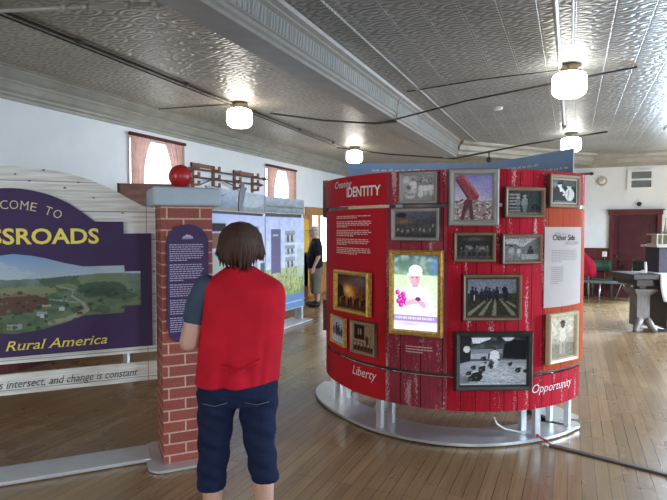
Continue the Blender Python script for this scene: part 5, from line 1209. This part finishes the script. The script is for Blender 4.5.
# ================================================================== LEFT WALL RACKS AND POLES
def rack(y0, y1, z0, z1, label):
    t = thing('wall_rack', label, 'rack', (XL, y0, z0), 0, 'wooden tool racks on the left wall')
    L, H_ = y1 - y0, z1 - z0
    for yy in (0.0, L): 
        m = MB().box(0, 0.03, yy - 0.03, yy + 0.03, 0, H_)
        for k in range(3):
            zz_ = H_ * (0.08 + 0.34 * k); m.box(0.03, 0.16, yy - 0.02, yy + 0.02, zz_, zz_ + 0.035).box(0.13, 0.16, yy - 0.02, yy + 0.02, zz_ + 0.035, zz_ + 0.08)
        m.build('upright', 'rack', t)
    MB().box(0, 0.035, -0.03, L + 0.03, H_ - 0.06, H_).build('top_bar', 'rack', t)
rack(7.22, 7.78, 2.25, 2.66, 'nearer wooden hook rack on the left wall, beside the red ball')
rack(8.42, 9.03, 2.28, 2.65, 'farther wooden hook rack on the left wall, toward the far window')
for (a_, b_, lb) in (((7.05, 2.545), (9.35, 2.56), 'top long dark pole lying across both wooden wall racks'), ((7.15, 2.415), (9.2, 2.43), 'middle long dark pole lying across both wooden wall racks')):
    m = MB().tube([(0, 0, 0), (0, b_[0] - a_[0], b_[1] - a_[1])], 0.017, 8).tube([(0, b_[0] - a_[0], b_[1] - a_[1]), (0, b_[0] - a_[0] + 0.14, b_[1] - a_[1] + 0.002)], [0.035, 0.008], 8)
    o = m.build('long_pole', 'pole'); o.location = (XL + 0.08, a_[0], a_[1] + 0.008); tag(o, lb, 'pole', 'poles on the wall racks')
o = MB().tube([(0, 0, 0), (0.01, 0.3, 0.10), (0.01, 0.6, 0.13), (0.01, 0.95, 0.06), (0, 1.2, -0.05)], 0.012, 8).build('bent_stick', 'pole'); o.location = (XL + 0.10, 7.28, 2.30); tag(o, 'thin bent dark stick below the poles on the wall racks', 'stick')

# ================================================================== FURNITURE AT THE RIGHT
# trestle table with carved pedestals
TB = Vector((1.10, 9.35, 0))
tab = thing('trestle_table', 'heavy dark wooden trestle table on carved grey pedestals at the right edge', 'table', TB, YAW)
def slabs(rows, cx=0.0, cy=0.0):
    m = MB()
    for hw, hd, z0_, z1_ in rows: m.box(cx - hw, cx + hw, cy - hd, cy + hd, z0_, z1_)
    return m
bevel(MB().box(-0.24, 1.6, 0.05, 0.75, 0.82, 0.90).build('tabletop', 'tabled', tab), 0.01)
MB().box(-0.14, 1.5, 0.12, 0.70, 0.72, 0.82).build('apron', 'tabled', tab)
MB().box(0.32, 1.2, 0.12, 0.66, 0.06, 0.72).build('drawer_case', 'tabled', tab)
for cx_ in (0.0, 1.45):
    m = MB(); rows = [(0.10, 0.11, 0.10, 0.55), (0.105, 0.12, 0.55, 0.58), (0.13, 0.14, 0.58, 0.61), (0.155, 0.165, 0.61, 0.635), (0.175, 0.19, 0.635, 0.67)]
    for r in rows: m.box(cx_ - r[0], cx_ + r[0], 0.30 - r[1], 0.30 + r[1], r[2], r[3])
    m.box(cx_ - 0.05, cx_ + 0.05, 0.22, 0.40, 0.67, 0.72)
    bevel(m.build('pedestal', 'ped', tab), 0.006)
    for sx in (-1, 1):
        f = MB().tube([(cx_ + sx * 0.05, 0.2, 0.20), (cx_ + sx * 0.10, 0.17, 0.12), (cx_ + sx * 0.14, 0.14, 0.05), (cx_ + sx * 0.17, 0.12, 0.03)], [0.06, 0.055, 0.04, 0.03], 10)
        f.build('foot', 'ped', tab)
# white cloth hung over the table's near side
m = MB(); N, NZ = 40, 14; rows = []
for j in range(NZ + 1):
    s = j / NZ
    r = []
    for i in range(N + 1):
        u = i / N; x = 0.20 + 1.05 * u
        if s < 0.35: y, z = 0.60 - 0.56 * (s / 0.35), 0.906
        else: k = (s - 0.35) / 0.65; y, z = 0.035 - 0.03 * k * (1 + 0.5 * math.sin(u * 22)), 0.906 - 0.36 * k - 0.06 * k * math.sin(u * 9 + 1)
        r.append((x - (0.05 * math.sin(s * 3)), y, z))
    rows.append(r)
n = N + 1
m.add([p for r in rows for p in r], [(j * n + i, j * n + i + 1, (j + 1) * n + i + 1, (j + 1) * n + i) for j in range(NZ) for i in range(N)], None, True)
cl = m.build('table_cloth', 'lace', fix=False); cl.location = TB; cl.rotation_euler = (0, 0, YAW)
so = cl.modifiers.new('thick', 'SOLIDIFY'); so.thickness = 0.006; so.offset = 1
tag(cl, 'white cloth hanging over the near edge of the dark trestle table', 'cloth')
def on_table(x, y, z): return TB + Matrix.Rotation(YAW, 3, 'Z') @ Vector((x, y, z))
t = thing('display_box', 'plum-dark box on the trestle table that carries the model farmhouse', 'box', on_table(0.56, 0.50, 0.90), YAW)
MB().box(-0.26, 0.5, -0.18, 0.2, 0, 0.40).build('body', 'plumbox', t); MB().box(-0.32, 0.55, -0.22, 0.23, 0.40, 0.43).build('lid', 'model', t)
t = thing('model_house', 'small pale model farmhouse with porch posts and chimney on the plum box', 'model', on_table(0.56, 0.50, 1.33), YAW)
m = MB().box(-0.03, 0.45, -0.12, 0.14, 0, 0.20); m.prism([(-0.05, 0.20), (0.47, 0.20), (0.21, 0.33)], lambda a_, b_, t_: (a_, t_, b_), -0.13, 0.15); m.build('house', 'modelw', t)
m = MB().box(-0.28, -0.03, -0.14, 0.12, 0, 0.02).box(-0.29, 0.0, -0.15, 0.13, 0.16, 0.175); 
for x_ in (-0.27, -0.19, -0.11, -0.05): m.box(x_ - 0.008, x_ + 0.008, -0.14, -0.124, 0.02, 0.16)
m.box(-0.22, -0.05, -0.02, 0.1, 0.02, 0.16); m.build('porch', 'model', t)
MB().box(0.02, 0.10, -0.125, -0.118, 0.05, 0.15).build('window', 'plumbox', t); MB().box(-0.10, -0.075, 0.0, 0.025, 0.17, 0.42, Matrix.Rotation(0.12, 4, 'Y')).build('chimney', 'model', t)
t = MB().box(-0.05, 0.05, -0.05, 0.05, 0, 0.012).tube([(0.03, 0, 0.012), (0.035, 0, 0.05), (0.03, 0, 0.17)], [0.028, 0.022, 0.018], 10).tube([(0.03, 0, 0.03), (-0.03, 0, 0.02)], 0.02, 10).build('white_figurine', 'whitep'); t.location = on_table(0.10, 0.40, 0.90); tag(t, 'small white boot-shaped figurine on the left end of the trestle table', 'figurine')
bk_ = bevel(MB().box(-0.13, 0.16, -0.10, 0.10, 0, 0.03).build('paper_stack', 'lace'), 0.003); bk_.location = on_table(0.78, 0.17, 0.908); bk_.rotation_euler = (0, 0, YAW + 0.3); tag(bk_, 'low pale stack of papers on the trestle table by the frame edge', 'paper')
# bench and chairs along the back wall
t = thing('bench', 'long low grey-green bench along the back wall left of the maroon door', 'bench', (0.75, 13.25, 0))
bevel(MB().box(-0.75, 0.50, -0.17, 0.17, 0.40, 0.44).build('seat', 'bench', t), 0.008)
for x_ in (-0.65, -0.17, 0.45):
    for y_ in (-0.13, 0.13): MB().tube([(x_, y_, 0.40), (x_ + (0.02 if x_ > 0 else -0.02), y_, 0)], 0.014, 8).build('leg', 'chrome', t)
def chair(label, loc, rz, seat, frame):
    t = thing('folding_chair', label, 'chair', loc, rz, 'folding chairs by the back wall')
    bevel(MB().box(-0.20, 0.20, -0.19, 0.20, 0.43, 0.46).build('seat', seat, t), 0.01)
    m = MB(); N = 12
    vs = [(-0.19 + 0.38 * i / N, -0.22 - 0.03 * math.sin(PI * i / N) - 0.05 * (z - 0.6), z) for z in (0.60, 0.86) for i in range(N + 1)]
    m.add(vs, [(i, i + 1, N + 2 + i, N + 1 + i) for i in range(N)], None, True); b2 = m.build('backrest', seat, t, fix=False); so = b2.modifiers.new('thick', 'SOLIDIFY'); so.thickness = 0.012
    for sx in (-1, 1):
        MB().tube([(sx * 0.20, 0.20, 0), (sx * 0.20, 0.0, 0.45), (sx * 0.195, -0.21, 0.60), (sx * 0.19, -0.235, 0.88)], 0.012, 8).build('front_leg', frame, t)
        MB().tube([(sx * 0.18, -0.24, 0), (sx * 0.18, 0.12, 0.44)], 0.012, 8).build('rear_leg', frame, t)
    return t
chair('dark green folding chair behind the bench left of the maroon door', (0.64, 13.80, 0), PI, 'greenp', 'greenp')
chair('pale-framed folding chair turned side-on in front of the maroon door', (1.20, 13.74, 0), PI / 2 + 0.6, 'greenp', 'chrome')
chair('folding chair under the red cloth beside the kiosk right end', (0.17, 13.80, 0), PI, 'greenp', 'chrome')
# red cloth over the leftmost chair
m = MB(); rings = []
for z, hw, hd, cx_ in ((0.46, 0.20, 0.12, 0.04), (0.60, 0.23, 0.14, 0.03), (0.74, 0.23, 0.13, 0.01), (0.84, 0.21, 0.11, -0.02), (0.92, 0.17, 0.10, -0.06), (1.00, 0.13, 0.08, -0.10), (1.07, 0.09, 0.06, -0.13), (1.10, 0.03, 0.02, -0.14)):
    rings.append([(cx_ + hw * math.cos(t_) * (1 + 0.04 * math.sin(5 * t_ + z * 7)), hd * math.sin(t_) * (1 + 0.12 * math.sin(7 * t_ + z * 4)), z) for t_ in np.linspace(0, 2 * PI, 37)[:-1]])
m.loft(rings); rc = m.build('red_jacket', 'redcloth'); rc.location = (0.28, 13.95, 0.0); tag(rc, 'crimson jacket draped over the chair back beside the kiosk right end', 'jacket')

# ================================================================== CABLES ON THE FLOOR
p0_, p1_ = onz(550, 446, 0), onz(690, 481, 0); dv = Vector(p1_ - p0_); L = dv.length
m = MB(); m.prism([(-0.035, 0), (-0.02, 0.012), (0.02, 0.012), (0.035, 0)], lambda a_, b_, t_: (t_, a_, b_), 0, L)
o = m.build('cable_cover', 'rubber'); o.location = (p0_[0], p0_[1], 0.001); o.rotation_euler = (0, 0, math.atan2(dv.y, dv.x)); tag(o, 'flat brown rubber cable cover strip across the floor at the lower right', 'cable cover')
pts = [onz(551, 445, 0.012), onz(545, 440, 0.02), onz(538, 436, 0.05), onz(535, 434.5, 0.045)]
o = MB().tube([Vector(p - pts[0]) for p in pts], 0.007, 8).tube([Vector(pts[2] - pts[0]), Vector(pts[3] - pts[0])], 0.014, 8).build('power_cable', 'cordr', kio); o.location = pts[0] - np.array([KC[0], KC[1], 0]); o['label'] = 'red power cable'
pts = [onz(x, y, z) for x, y, z in ((494, 417, 0.16), (497, 424, 0.10), (505, 429, 0.06), (518, 431.5, 0.045), (530, 433, 0.042), (535, 434.5, 0.045))]
o = MB().tube([Vector(p - pts[0]) for p in pts], 0.007, 8).build('power_cable', 'whitep', kio); o.location = pts[0] - np.array([KC[0], KC[1], 0]); o['label'] = 'white power cable'

# ================================================================== PEOPLE
def fuse(mb, name, mat, parent, voxel=0.005, smooth=5, fac=0.5):
    o = mb.build('tmp', mat, None)
    r = o.modifiers.new('r', 'REMESH'); r.mode = 'VOXEL'; r.voxel_size = voxel; r.use_smooth_shade = True
    s = o.modifiers.new('s', 'SMOOTH'); s.factor = fac; s.iterations = smooth
    dg = bpy.context.evaluated_depsgraph_get(); me = bpy.data.meshes.new_from_object(o.evaluated_get(dg)); me.name = name
    old = o.data; bpy.data.objects.remove(o); bpy.data.meshes.remove(old)
    for p in me.polygons: p.use_smooth = True
    n = bpy.data.objects.new(name, me); C.objects.link(n); n.parent = parent
    return n
def limb(mb, pts, rs, n=16):
    for (a_, b_, ra, rb) in zip(pts[:-1], pts[1:], rs[:-1], rs[1:]): mb.tube([a_, b_], [ra, rb], n)
    for p, r in zip(pts, rs): mb.ellip(p, (r, r, r), n, 10)
def ring(cx, cy, z, hw, hd, n=32, p=2.3, tilt=0.0):
    out = []
    for k in range(n):
        t = 2 * PI * k / n; c, s = math.cos(t), math.sin(t)
        e = (abs(c) ** p + abs(s) ** p) ** (-1 / p); out.append((cx + hw * c * e, cy + hd * s * e, z + tilt * hw * c * e))
    return out
def hand(mb, wrist, d, nrm, thumb, sc=1.0):
    """d: along the hand, nrm: palm side, thumb: direction of the thumb side"""
    d, nrm, thumb = Vector(d).normalized(), Vector(nrm).normalized(), Vector(thumb).normalized(); w_ = Vector(wrist)
    for k, (sd, L) in enumerate(((0.028, 0.072), (0.010, 0.080), (-0.009, 0.074), (-0.027, 0.058))):
        b0 = w_ + thumb * sd * 0.55 * sc; b1 = w_ + (d * (0.085 - 0.004 * abs(k - 1)) + thumb * sd) * sc
        limb(mb, [b0, b1], [0.015 * sc, 0.0115 * sc], 10)
        p = b1; cur = 0.35
        prev = b1
        for j, f in enumerate((0.45, 0.32, 0.23)):
            nx = prev + (d * math.cos(cur) + nrm * math.sin(cur)) * L * f * sc; limb(mb, [prev, nx], [0.0095 * sc - 0.001 * j, 0.009 * sc - 0.0012 * j], 10); prev = nx; cur += 0.42
    t0 = w_ + (d * 0.02 + thumb * 0.018) * sc; t1 = t0 + (d * 0.028 + thumb * 0.030 + nrm * 0.008) * sc; t2 = t1 + (d * 0.030 + thumb * 0.010 + nrm * 0.012) * sc; t3 = t2 + (d * 0.024 + nrm * 0.010) * sc
    limb(mb, [t0, t1, t2, t3], [0.015 * sc, 0.012 * sc, 0.010 * sc, 0.008 * sc], 10)
def head(mb, c, s=1.0, tilt=0.0):
    """head centred at c facing +Y"""
    c = Vector(c); R = Matrix.Rotation(tilt, 3, 'X')
    def e(p, r): mb.ellip(c + R @ (Vector(p) * s), tuple(x * s for x in r))
    e((0, -0.012, 0.022), (0.074, 0.090, 0.085)); e((0, 0.018, -0.03), (0.062, 0.070, 0.072)); e((0, 0.045, -0.078), (0.038, 0.040, 0.030))
    e((0, 0.092, -0.022), (0.013, 0.018, 0.022)); e((0, 0.080, -0.058), (0.024, 0.012, 0.007)); e((0, 0.080, -0.066), (0.022, 0.011, 0.007)); e((0.03, 0.070, 0.020), (0.026, 0.014, 0.009)); e((-0.03, 0.070, 0.020), (0.026, 0.014, 0.009))
    for sx in (-1, 1): e((sx * 0.074, -0.008, -0.012), (0.010, 0.018, 0.030))
    return [c + R @ (Vector((sx * 0.030, 0.079, 0.002)) * s) for sx in (-1, 1)]

# ---- the woman in the red vest, seen from behind
wp = dep(237, 228, 2.75)
wo = thing('person', 'person in red vest and navy cropped trousers seen from behind at the pillar', 'person', (wp[0], wp[1], 0), YAW + 0.10)
mb = MB()
eyes = head(mb, (0.02, 0.035, 1.515), 0.96, -0.12)
limb(mb, [(0.015, 0.0, 1.46), (0.015, -0.02, 1.36)], [0.052, 0.06])
mb.loft([ring(0.0, 0, z, hw, hd) for z, hw, hd in ((0.80, 0.16, 0.11), (0.86, 0.172, 0.118), (0.95, 0.15, 0.105), (1.10, 0.155, 0.11), (1.24, 0.165, 0.115), (1.32, 0.15, 0.09), (1.375, 0.075, 0.065))])
LA = [(-0.165, -0.01, 1.305), (-0.205, -0.03, 1.17), (-0.236, -0.045, 1.035), (-0.17, 0.10, 1.05), (-0.085, 0.20, 1.06)]
RA = [(0.155, 0.01, 1.295), (0.165, 0.07, 1.17), (0.16, 0.12, 1.05), (0.12, 0.19, 1.04), (0.06, 0.25, 1.04)]
limb(mb, LA, [0.052, 0.047, 0.047, 0.042, 0.028]); limb(mb, RA, [0.052, 0.046, 0.038, 0.035, 0.027])
hand(mb, LA[-1], (0.75, 0.60, 0.10), (0.3, -0.6, -0.6), (0.1, -0.3, 0.95), 0.95); hand(mb, RA[-1], (-0.70, 0.65, 0.05), (-0.3, -0.5, -0.7), (-0.1, -0.3, 0.95), 0.95)
for sx, kx, ax in ((-1, -0.125, -0.135), (1, 0.112, 0.138)):
    limb(mb, [(sx * 0.085, 0, 0.80), (kx, 0.0, 0.44), (kx * 0.5 + ax * 0.5, -0.015, 0.31), (ax, -0.01, 0.08)], [0.088, 0.060, 0.056, 0.036])
    limb(mb, [(ax, -0.03, 0.045), (ax + sx * 0.01, 0.07, 0.035), (ax + sx * 0.02, 0.15, 0.028)], [0.036, 0.036, 0.028])
wb_ = fuse(mb, 'body', 'skin', wo, 0.0045, 4)
for p in eyes: m = MB().ellip(p, (0.011, 0.006, 0.007), 12, 8); m.build('eye', 'eye', wb_)
# short slate-blue sleeves
mb = MB(); limb(mb, [(-0.155, -0.005, 1.305), (-0.197, -0.025, 1.21), (-0.209, -0.031, 1.155)], [0.062, 0.060, 0.057]); limb(mb, [(0.150, 0.02, 1.29), (0.162, 0.06, 1.20), (0.165, 0.08, 1.135)], [0.062, 0.060, 0.056])
mb.loft([ring(0.01, 0, z, hw, hd) for z, hw, hd in ((0.84, 0.17, 0.118), (1.1, 0.165, 0.115), (1.25, 0.172, 0.118), (1.34, 0.14, 0.09), (1.385, 0.08, 0.07))])
fuse(mb, 'shirt', 'sleeve', wo, 0.006, 4)
# red vest with back darts and a hem that dips
NV = 96
def vring(z, cx, hw, hd, p, amp, hem=0.0, cyv=0.0):
    out = []
    for k in range(NV):
        t = 2 * PI * k / NV; c, s = math.cos(t), math.sin(t); e = (abs(c) ** p + abs(s) ** p) ** (-1 / p)
        x, y = hw * c * e, hd * s * e
        if s < 0:
            d = amp * (math.exp(-((x + 0.060) / 0.012) ** 2) + math.exp(-((x - 0.115) / 0.014) ** 2) - 0.5 * math.exp(-((x + 0.02) / 0.04) ** 2))
            d += amp * 0.45 * math.sin(x * 55 + z * 9) * math.sin(z * 6)
            y += d
        out.append((cx + x, cyv + y, z + hem * (0.012 * c - 0.010 * (1 - abs(c))) + 0.004 * hem * math.sin(6 * t)))
    return out
V = [(0.830, 0.000, 0.207, 0.150, 2.6, 0.018, 1), (0.845, 0.000, 0.207, 0.150, 2.6, 0.018, 1), (0.89, 0.004, 0.204, 0.147, 2.6, 0.018, 0.6), (0.95, 0.010, 0.205, 0.143, 2.6, 0.010, 0.2), (1.02, 0.018, 0.203, 0.138, 2.6, 0.008, 0), (1.10, 0.026, 0.204, 0.136, 2.6, 0.006, 0), (1.18, 0.032, 0.204, 0.134, 2.6, 0.004, 0), (1.25, 0.036, 0.203, 0.128, 2.6, 0.002, 0), (1.295, 0.034, 0.200, 0.116, 2.6, 0, 0), (1.325, 0.028, 0.184, 0.10, 2.5, 0, 0), (1.357, 0.020, 0.135, 0.085, 2.2, 0, 0), (1.382, 0.016, 0.092, 0.075, 2.1, 0, 0), (1.405, 0.015, 0.064, 0.066, 2.0, 0, 0)]
m = MB(); m.loft([vring(*v) for v in V], cap=False); ve = m.build('vest', 'vest', wo)
so = ve.modifiers.new('thick', 'SOLIDIFY'); so.thickness = 0.006; so.offset = 1; sb_ = ve.modifiers.new('sub', 'SUBSURF'); sb_.levels = 1; sb_.render_levels = 1
mb = MB(); mb.tube([(-0.066, -0.158, 0.945), (-0.03, -0.172, 0.932), (0.0, -0.176, 0.922), (0.012, -0.177, 0.918), (0.05, -0.172, 0.930), (0.118, -0.152, 0.965)], 0.0035, 6)
mb.tube([(0.012, -0.177, 0.918), (-0.012, -0.180, 0.912), (-0.034, -0.178, 0.900)], 0.0035, 6); mb.tube([(0.012, -0.177, 0.918), (0.035, -0.178, 0.922), (0.05, -0.172, 0.918)], 0.0035, 6); mb.ellip((0.012, -0.179, 0.918), (0.007, 0.006, 0.006), 10, 8)
mb.build('tie', 'vest', ve)['label'] = 'thin red tie at the back of the vest'
# navy cropped trousers
mb = MB(); mb.loft([ring(0.0, 0, z, hw, hd, 32, 2.4) for z, hw, hd in ((0.72, 0.192, 0.135), (0.76, 0.203, 0.142), (0.82, 0.203, 0.142), (0.89, 0.19, 0.13))])
for xs in (((-0.103, 0.103, 0.128), (-0.106, 0.098, 0.120), (-0.116, 0.088, 0.103), (-0.121, 0.081, 0.092), (-0.130, 0.076, 0.086), (-0.137, 0.073, 0.080)), ((0.103, 0.103, 0.128), (0.102, 0.098, 0.120), (0.100, 0.090, 0.104), (0.110, 0.078, 0.092), (0.124, 0.074, 0.085), (0.137, 0.072, 0.079))):
    zl = (0.77, 0.69, 0.60, 0.49, 0.38, 0.285 if xs[0][0] < 0 else 0.315)
    mb.loft([ring(x, 0.0 if i < 3 else -0.01, z, hw, hd, 28, 2.2) for i, ((x, hw, hd), z) in enumerate(zip(xs, zl))])
pn = fuse(mb, 'trousers', 'jean', wo, 0.005, 3)
for v in pn.data.vertices:
    x, y, z = v.co
    if 0.33 < z < 0.78: v.co.y += 0.006 * math.sin(z * 60 + x * 25) * math.sin(z * 17 + x * 8); v.co.x += 0.004 * math.sin(z * 47 + y * 20)
mb = MB()
for sx in (-1, 1):
    x_ = sx * 0.10; mb.tube([(x_ - 0.06, -0.147, 0.755), (x_, -0.152, 0.742), (x_ + 0.06, -0.147, 0.755)], 0.0016, 6)
mb.build('stitching', simple('pale_stitch', (0.14, 0.15, 0.18), 0.7), pn)
# short brown hair made of overlapping locks
mb = MB(); mb.ellip((0.018, -0.005, 1.522), (0.097, 0.110, 0.096), 32, 20); mb.ellip((0.018, -0.03, 1.480), (0.086, 0.080, 0.075), 28, 16)
hr = random.Random(21)
for k in range(300):
    a0_ = hr.uniform(-PI * 1.10, 0.10 * PI); ln = hr.uniform(0.80, 1.0); pts = []; rs = []
    side = abs(math.cos(a0_)) ** 2; drop = 0.125 + 0.030 * hr.random() - 0.062 * side + 0.012 * math.sin(5 * a0_ + 1)
    flare = hr.uniform(-0.012, 0.012) + 0.016 * (hr.random() < 0.25)
    for j in range(9):
        s_ = j / 8
        if s_ < 0.5: ph = s_ / 0.5 * PI / 2; rad = 0.100 * math.sin(ph) + 0.004; zz_ = 1.525 + 0.097 * math.cos(ph)
        else: q_ = (s_ - 0.5) / 0.5; rad = 0.104 + 0.004 * math.sin(q_ * PI) - (0.052 * (1 - side) + 0.0 * side) * q_ ** 1.5 + flare * q_ ** 2; zz_ = 1.525 - drop * ln * q_
        aa = a0_ + 0.20 * s_ * math.sin(k * 1.7)
        pts.append((0.018 + rad * math.cos(aa) * 0.99, -0.006 + rad * math.sin(aa) * 1.10, zz_)); rs.append(0.0115 * (1 - s_ ** 4) + 0.0015)
    mb.tube(pts, rs, 6)
mb.build('hair', 'hair', wo)
for sx, ax in ((-1, -0.135), (1, 0.138)):
    m = MB(); m.loft([[(ax + sx * 0.008 + 0.042 * math.cos(t_) * (0.85 if math.sin(t_) < 0 else 1), 0.045 + 0.125 * math.sin(t_), z) for t_ in np.linspace(0, 2 * PI, 25)[:-1]] for z in (0.0, 0.012)])
    m.tube([(ax - 0.04, 0.06, 0.012), (ax - 0.025, 0.07, 0.055), (ax + 0.01, 0.075, 0.072), (ax + 0.045, 0.07, 0.055), (ax + 0.055, 0.06, 0.012)], 0.009, 8); m.build('sandal', 'sandal', wo)

# ---- the man in the background, in profile
mp = onz(316, 306, 0)
mo = thing('person', 'man in cap, black shirt and khaki shorts standing in profile by the oak doorway', 'person', (mp[0], mp[1], 0), YAW + PI / 2 + 0.12)
mb = MB(); K = 1.0
eyes = head(mb, (0, 0.05, 1.52), 1.0, 0.0)
limb(mb, [(0, 0.03, 1.45), (0, 0.0, 1.36)], [0.056, 0.065]); mb.loft([ring(0, 0, z, hw, hd) for z, hw, hd in ((0.72, 0.15, 0.11), (0.85, 0.17, 0.13), (1.0, 0.165, 0.14), (1.2, 0.185, 0.125), (1.3, 0.18, 0.10), (1.37, 0.08, 0.07))])
for sx in (-1, 1):
    limb(mb, [(sx * 0.20, 0, 1.28), (sx * 0.235, -0.03, 1.02), (sx * 0.22, 0.06, 0.82)], [0.055, 0.042, 0.028]); hand(mb, (sx * 0.22, 0.06, 0.81), (0, 0.25, -1), (-sx, 0.2, 0), (0, 1, 0.1))
    limb(mb, [(sx * 0.09, 0, 0.75), (sx * 0.10, 0.015, 0.42), (sx * 0.105, -0.03, 0.26), (sx * 0.105, -0.02, 0.08)], [0.085, 0.055, 0.056, 0.038]); limb(mb, [(sx * 0.105, -0.03, 0.05), (sx * 0.12, 0.12, 0.04)], [0.04, 0.034])
mbd = fuse(mb, 'body', 'skin', mo, 0.006, 3)
for p in eyes: MB().ellip(p, (0.011, 0.006, 0.007), 10, 8).build('eye', 'eye', mbd)
mb = MB(); mb.loft([ring(0, cy_, z, hw, hd) for z, hw, hd, cy_ in ((0.78, 0.19, 0.145, 0.01), (0.90, 0.192, 0.165, 0.025), (1.02, 0.192, 0.165, 0.03), (1.18, 0.20, 0.145, 0.01), (1.30, 0.195, 0.115, 0), (1.36, 0.11, 0.085, 0), (1.39, 0.075, 0.07, 0.01))])
for sx in (-1, 1): limb(mb, [(sx * 0.19, 0, 1.28), (sx * 0.225, -0.02, 1.08)], [0.068, 0.062])
fuse(mb, 'shirt', 'shirt', mo, 0.008, 4)
mb = MB(); mb.loft([ring(0, 0.0, z, hw, hd) for z, hw, hd in ((0.66, 0.185, 0.14), (0.75, 0.19, 0.145), (0.82, 0.18, 0.14))])
for sx in (-1, 1): mb.loft([ring(sx * x_, 0.01, z, hw, hd, 24) for x_, z, hw, hd in ((0.095, 0.72, 0.095, 0.13), (0.10, 0.5, 0.088, 0.105), (0.105, 0.27, 0.084, 0.095))])
fuse(mb, 'shorts', 'short', mo, 0.008, 3)
for sx in (-1, 1): fuse(MB().ellip((sx * 0.115, 0.06, 0.045), (0.05, 0.14, 0.045), 20, 12).ellip((sx * 0.105, -0.03, 0.075), (0.048, 0.055, 0.075), 16, 10), 'shoe', 'shoe', mo, 0.008, 2)
m = MB().ellip((0, 0.02, 1.50), (0.078, 0.085, 0.07), 24, 14); m.build('hair', 'greyhair', mo)
m = MB(); m.lathe([(0.086, 1.545), (0.088, 1.57), (0.078, 1.61), (0.05, 1.635), (0.01, 1.642)], (0, 0.035, 0), 24, 1, 1.12); cp_ = m.build('cap', simple('tan_cap', (0.46, 0.42, 0.36), 0.8), mo)
m = MB(); m.prism([(-0.07, 0.10), (-0.06, 0.18), (-0.03, 0.215), (0.03, 0.215), (0.06, 0.18), (0.07, 0.10)], lambda a_, b_, t_: (a_, b_, 1.552 + t_ - 0.10 * (b_ - 0.10)), 0, 0.008); m.build('brim', 'black', cp_)['label'] = 'dark cap brim'
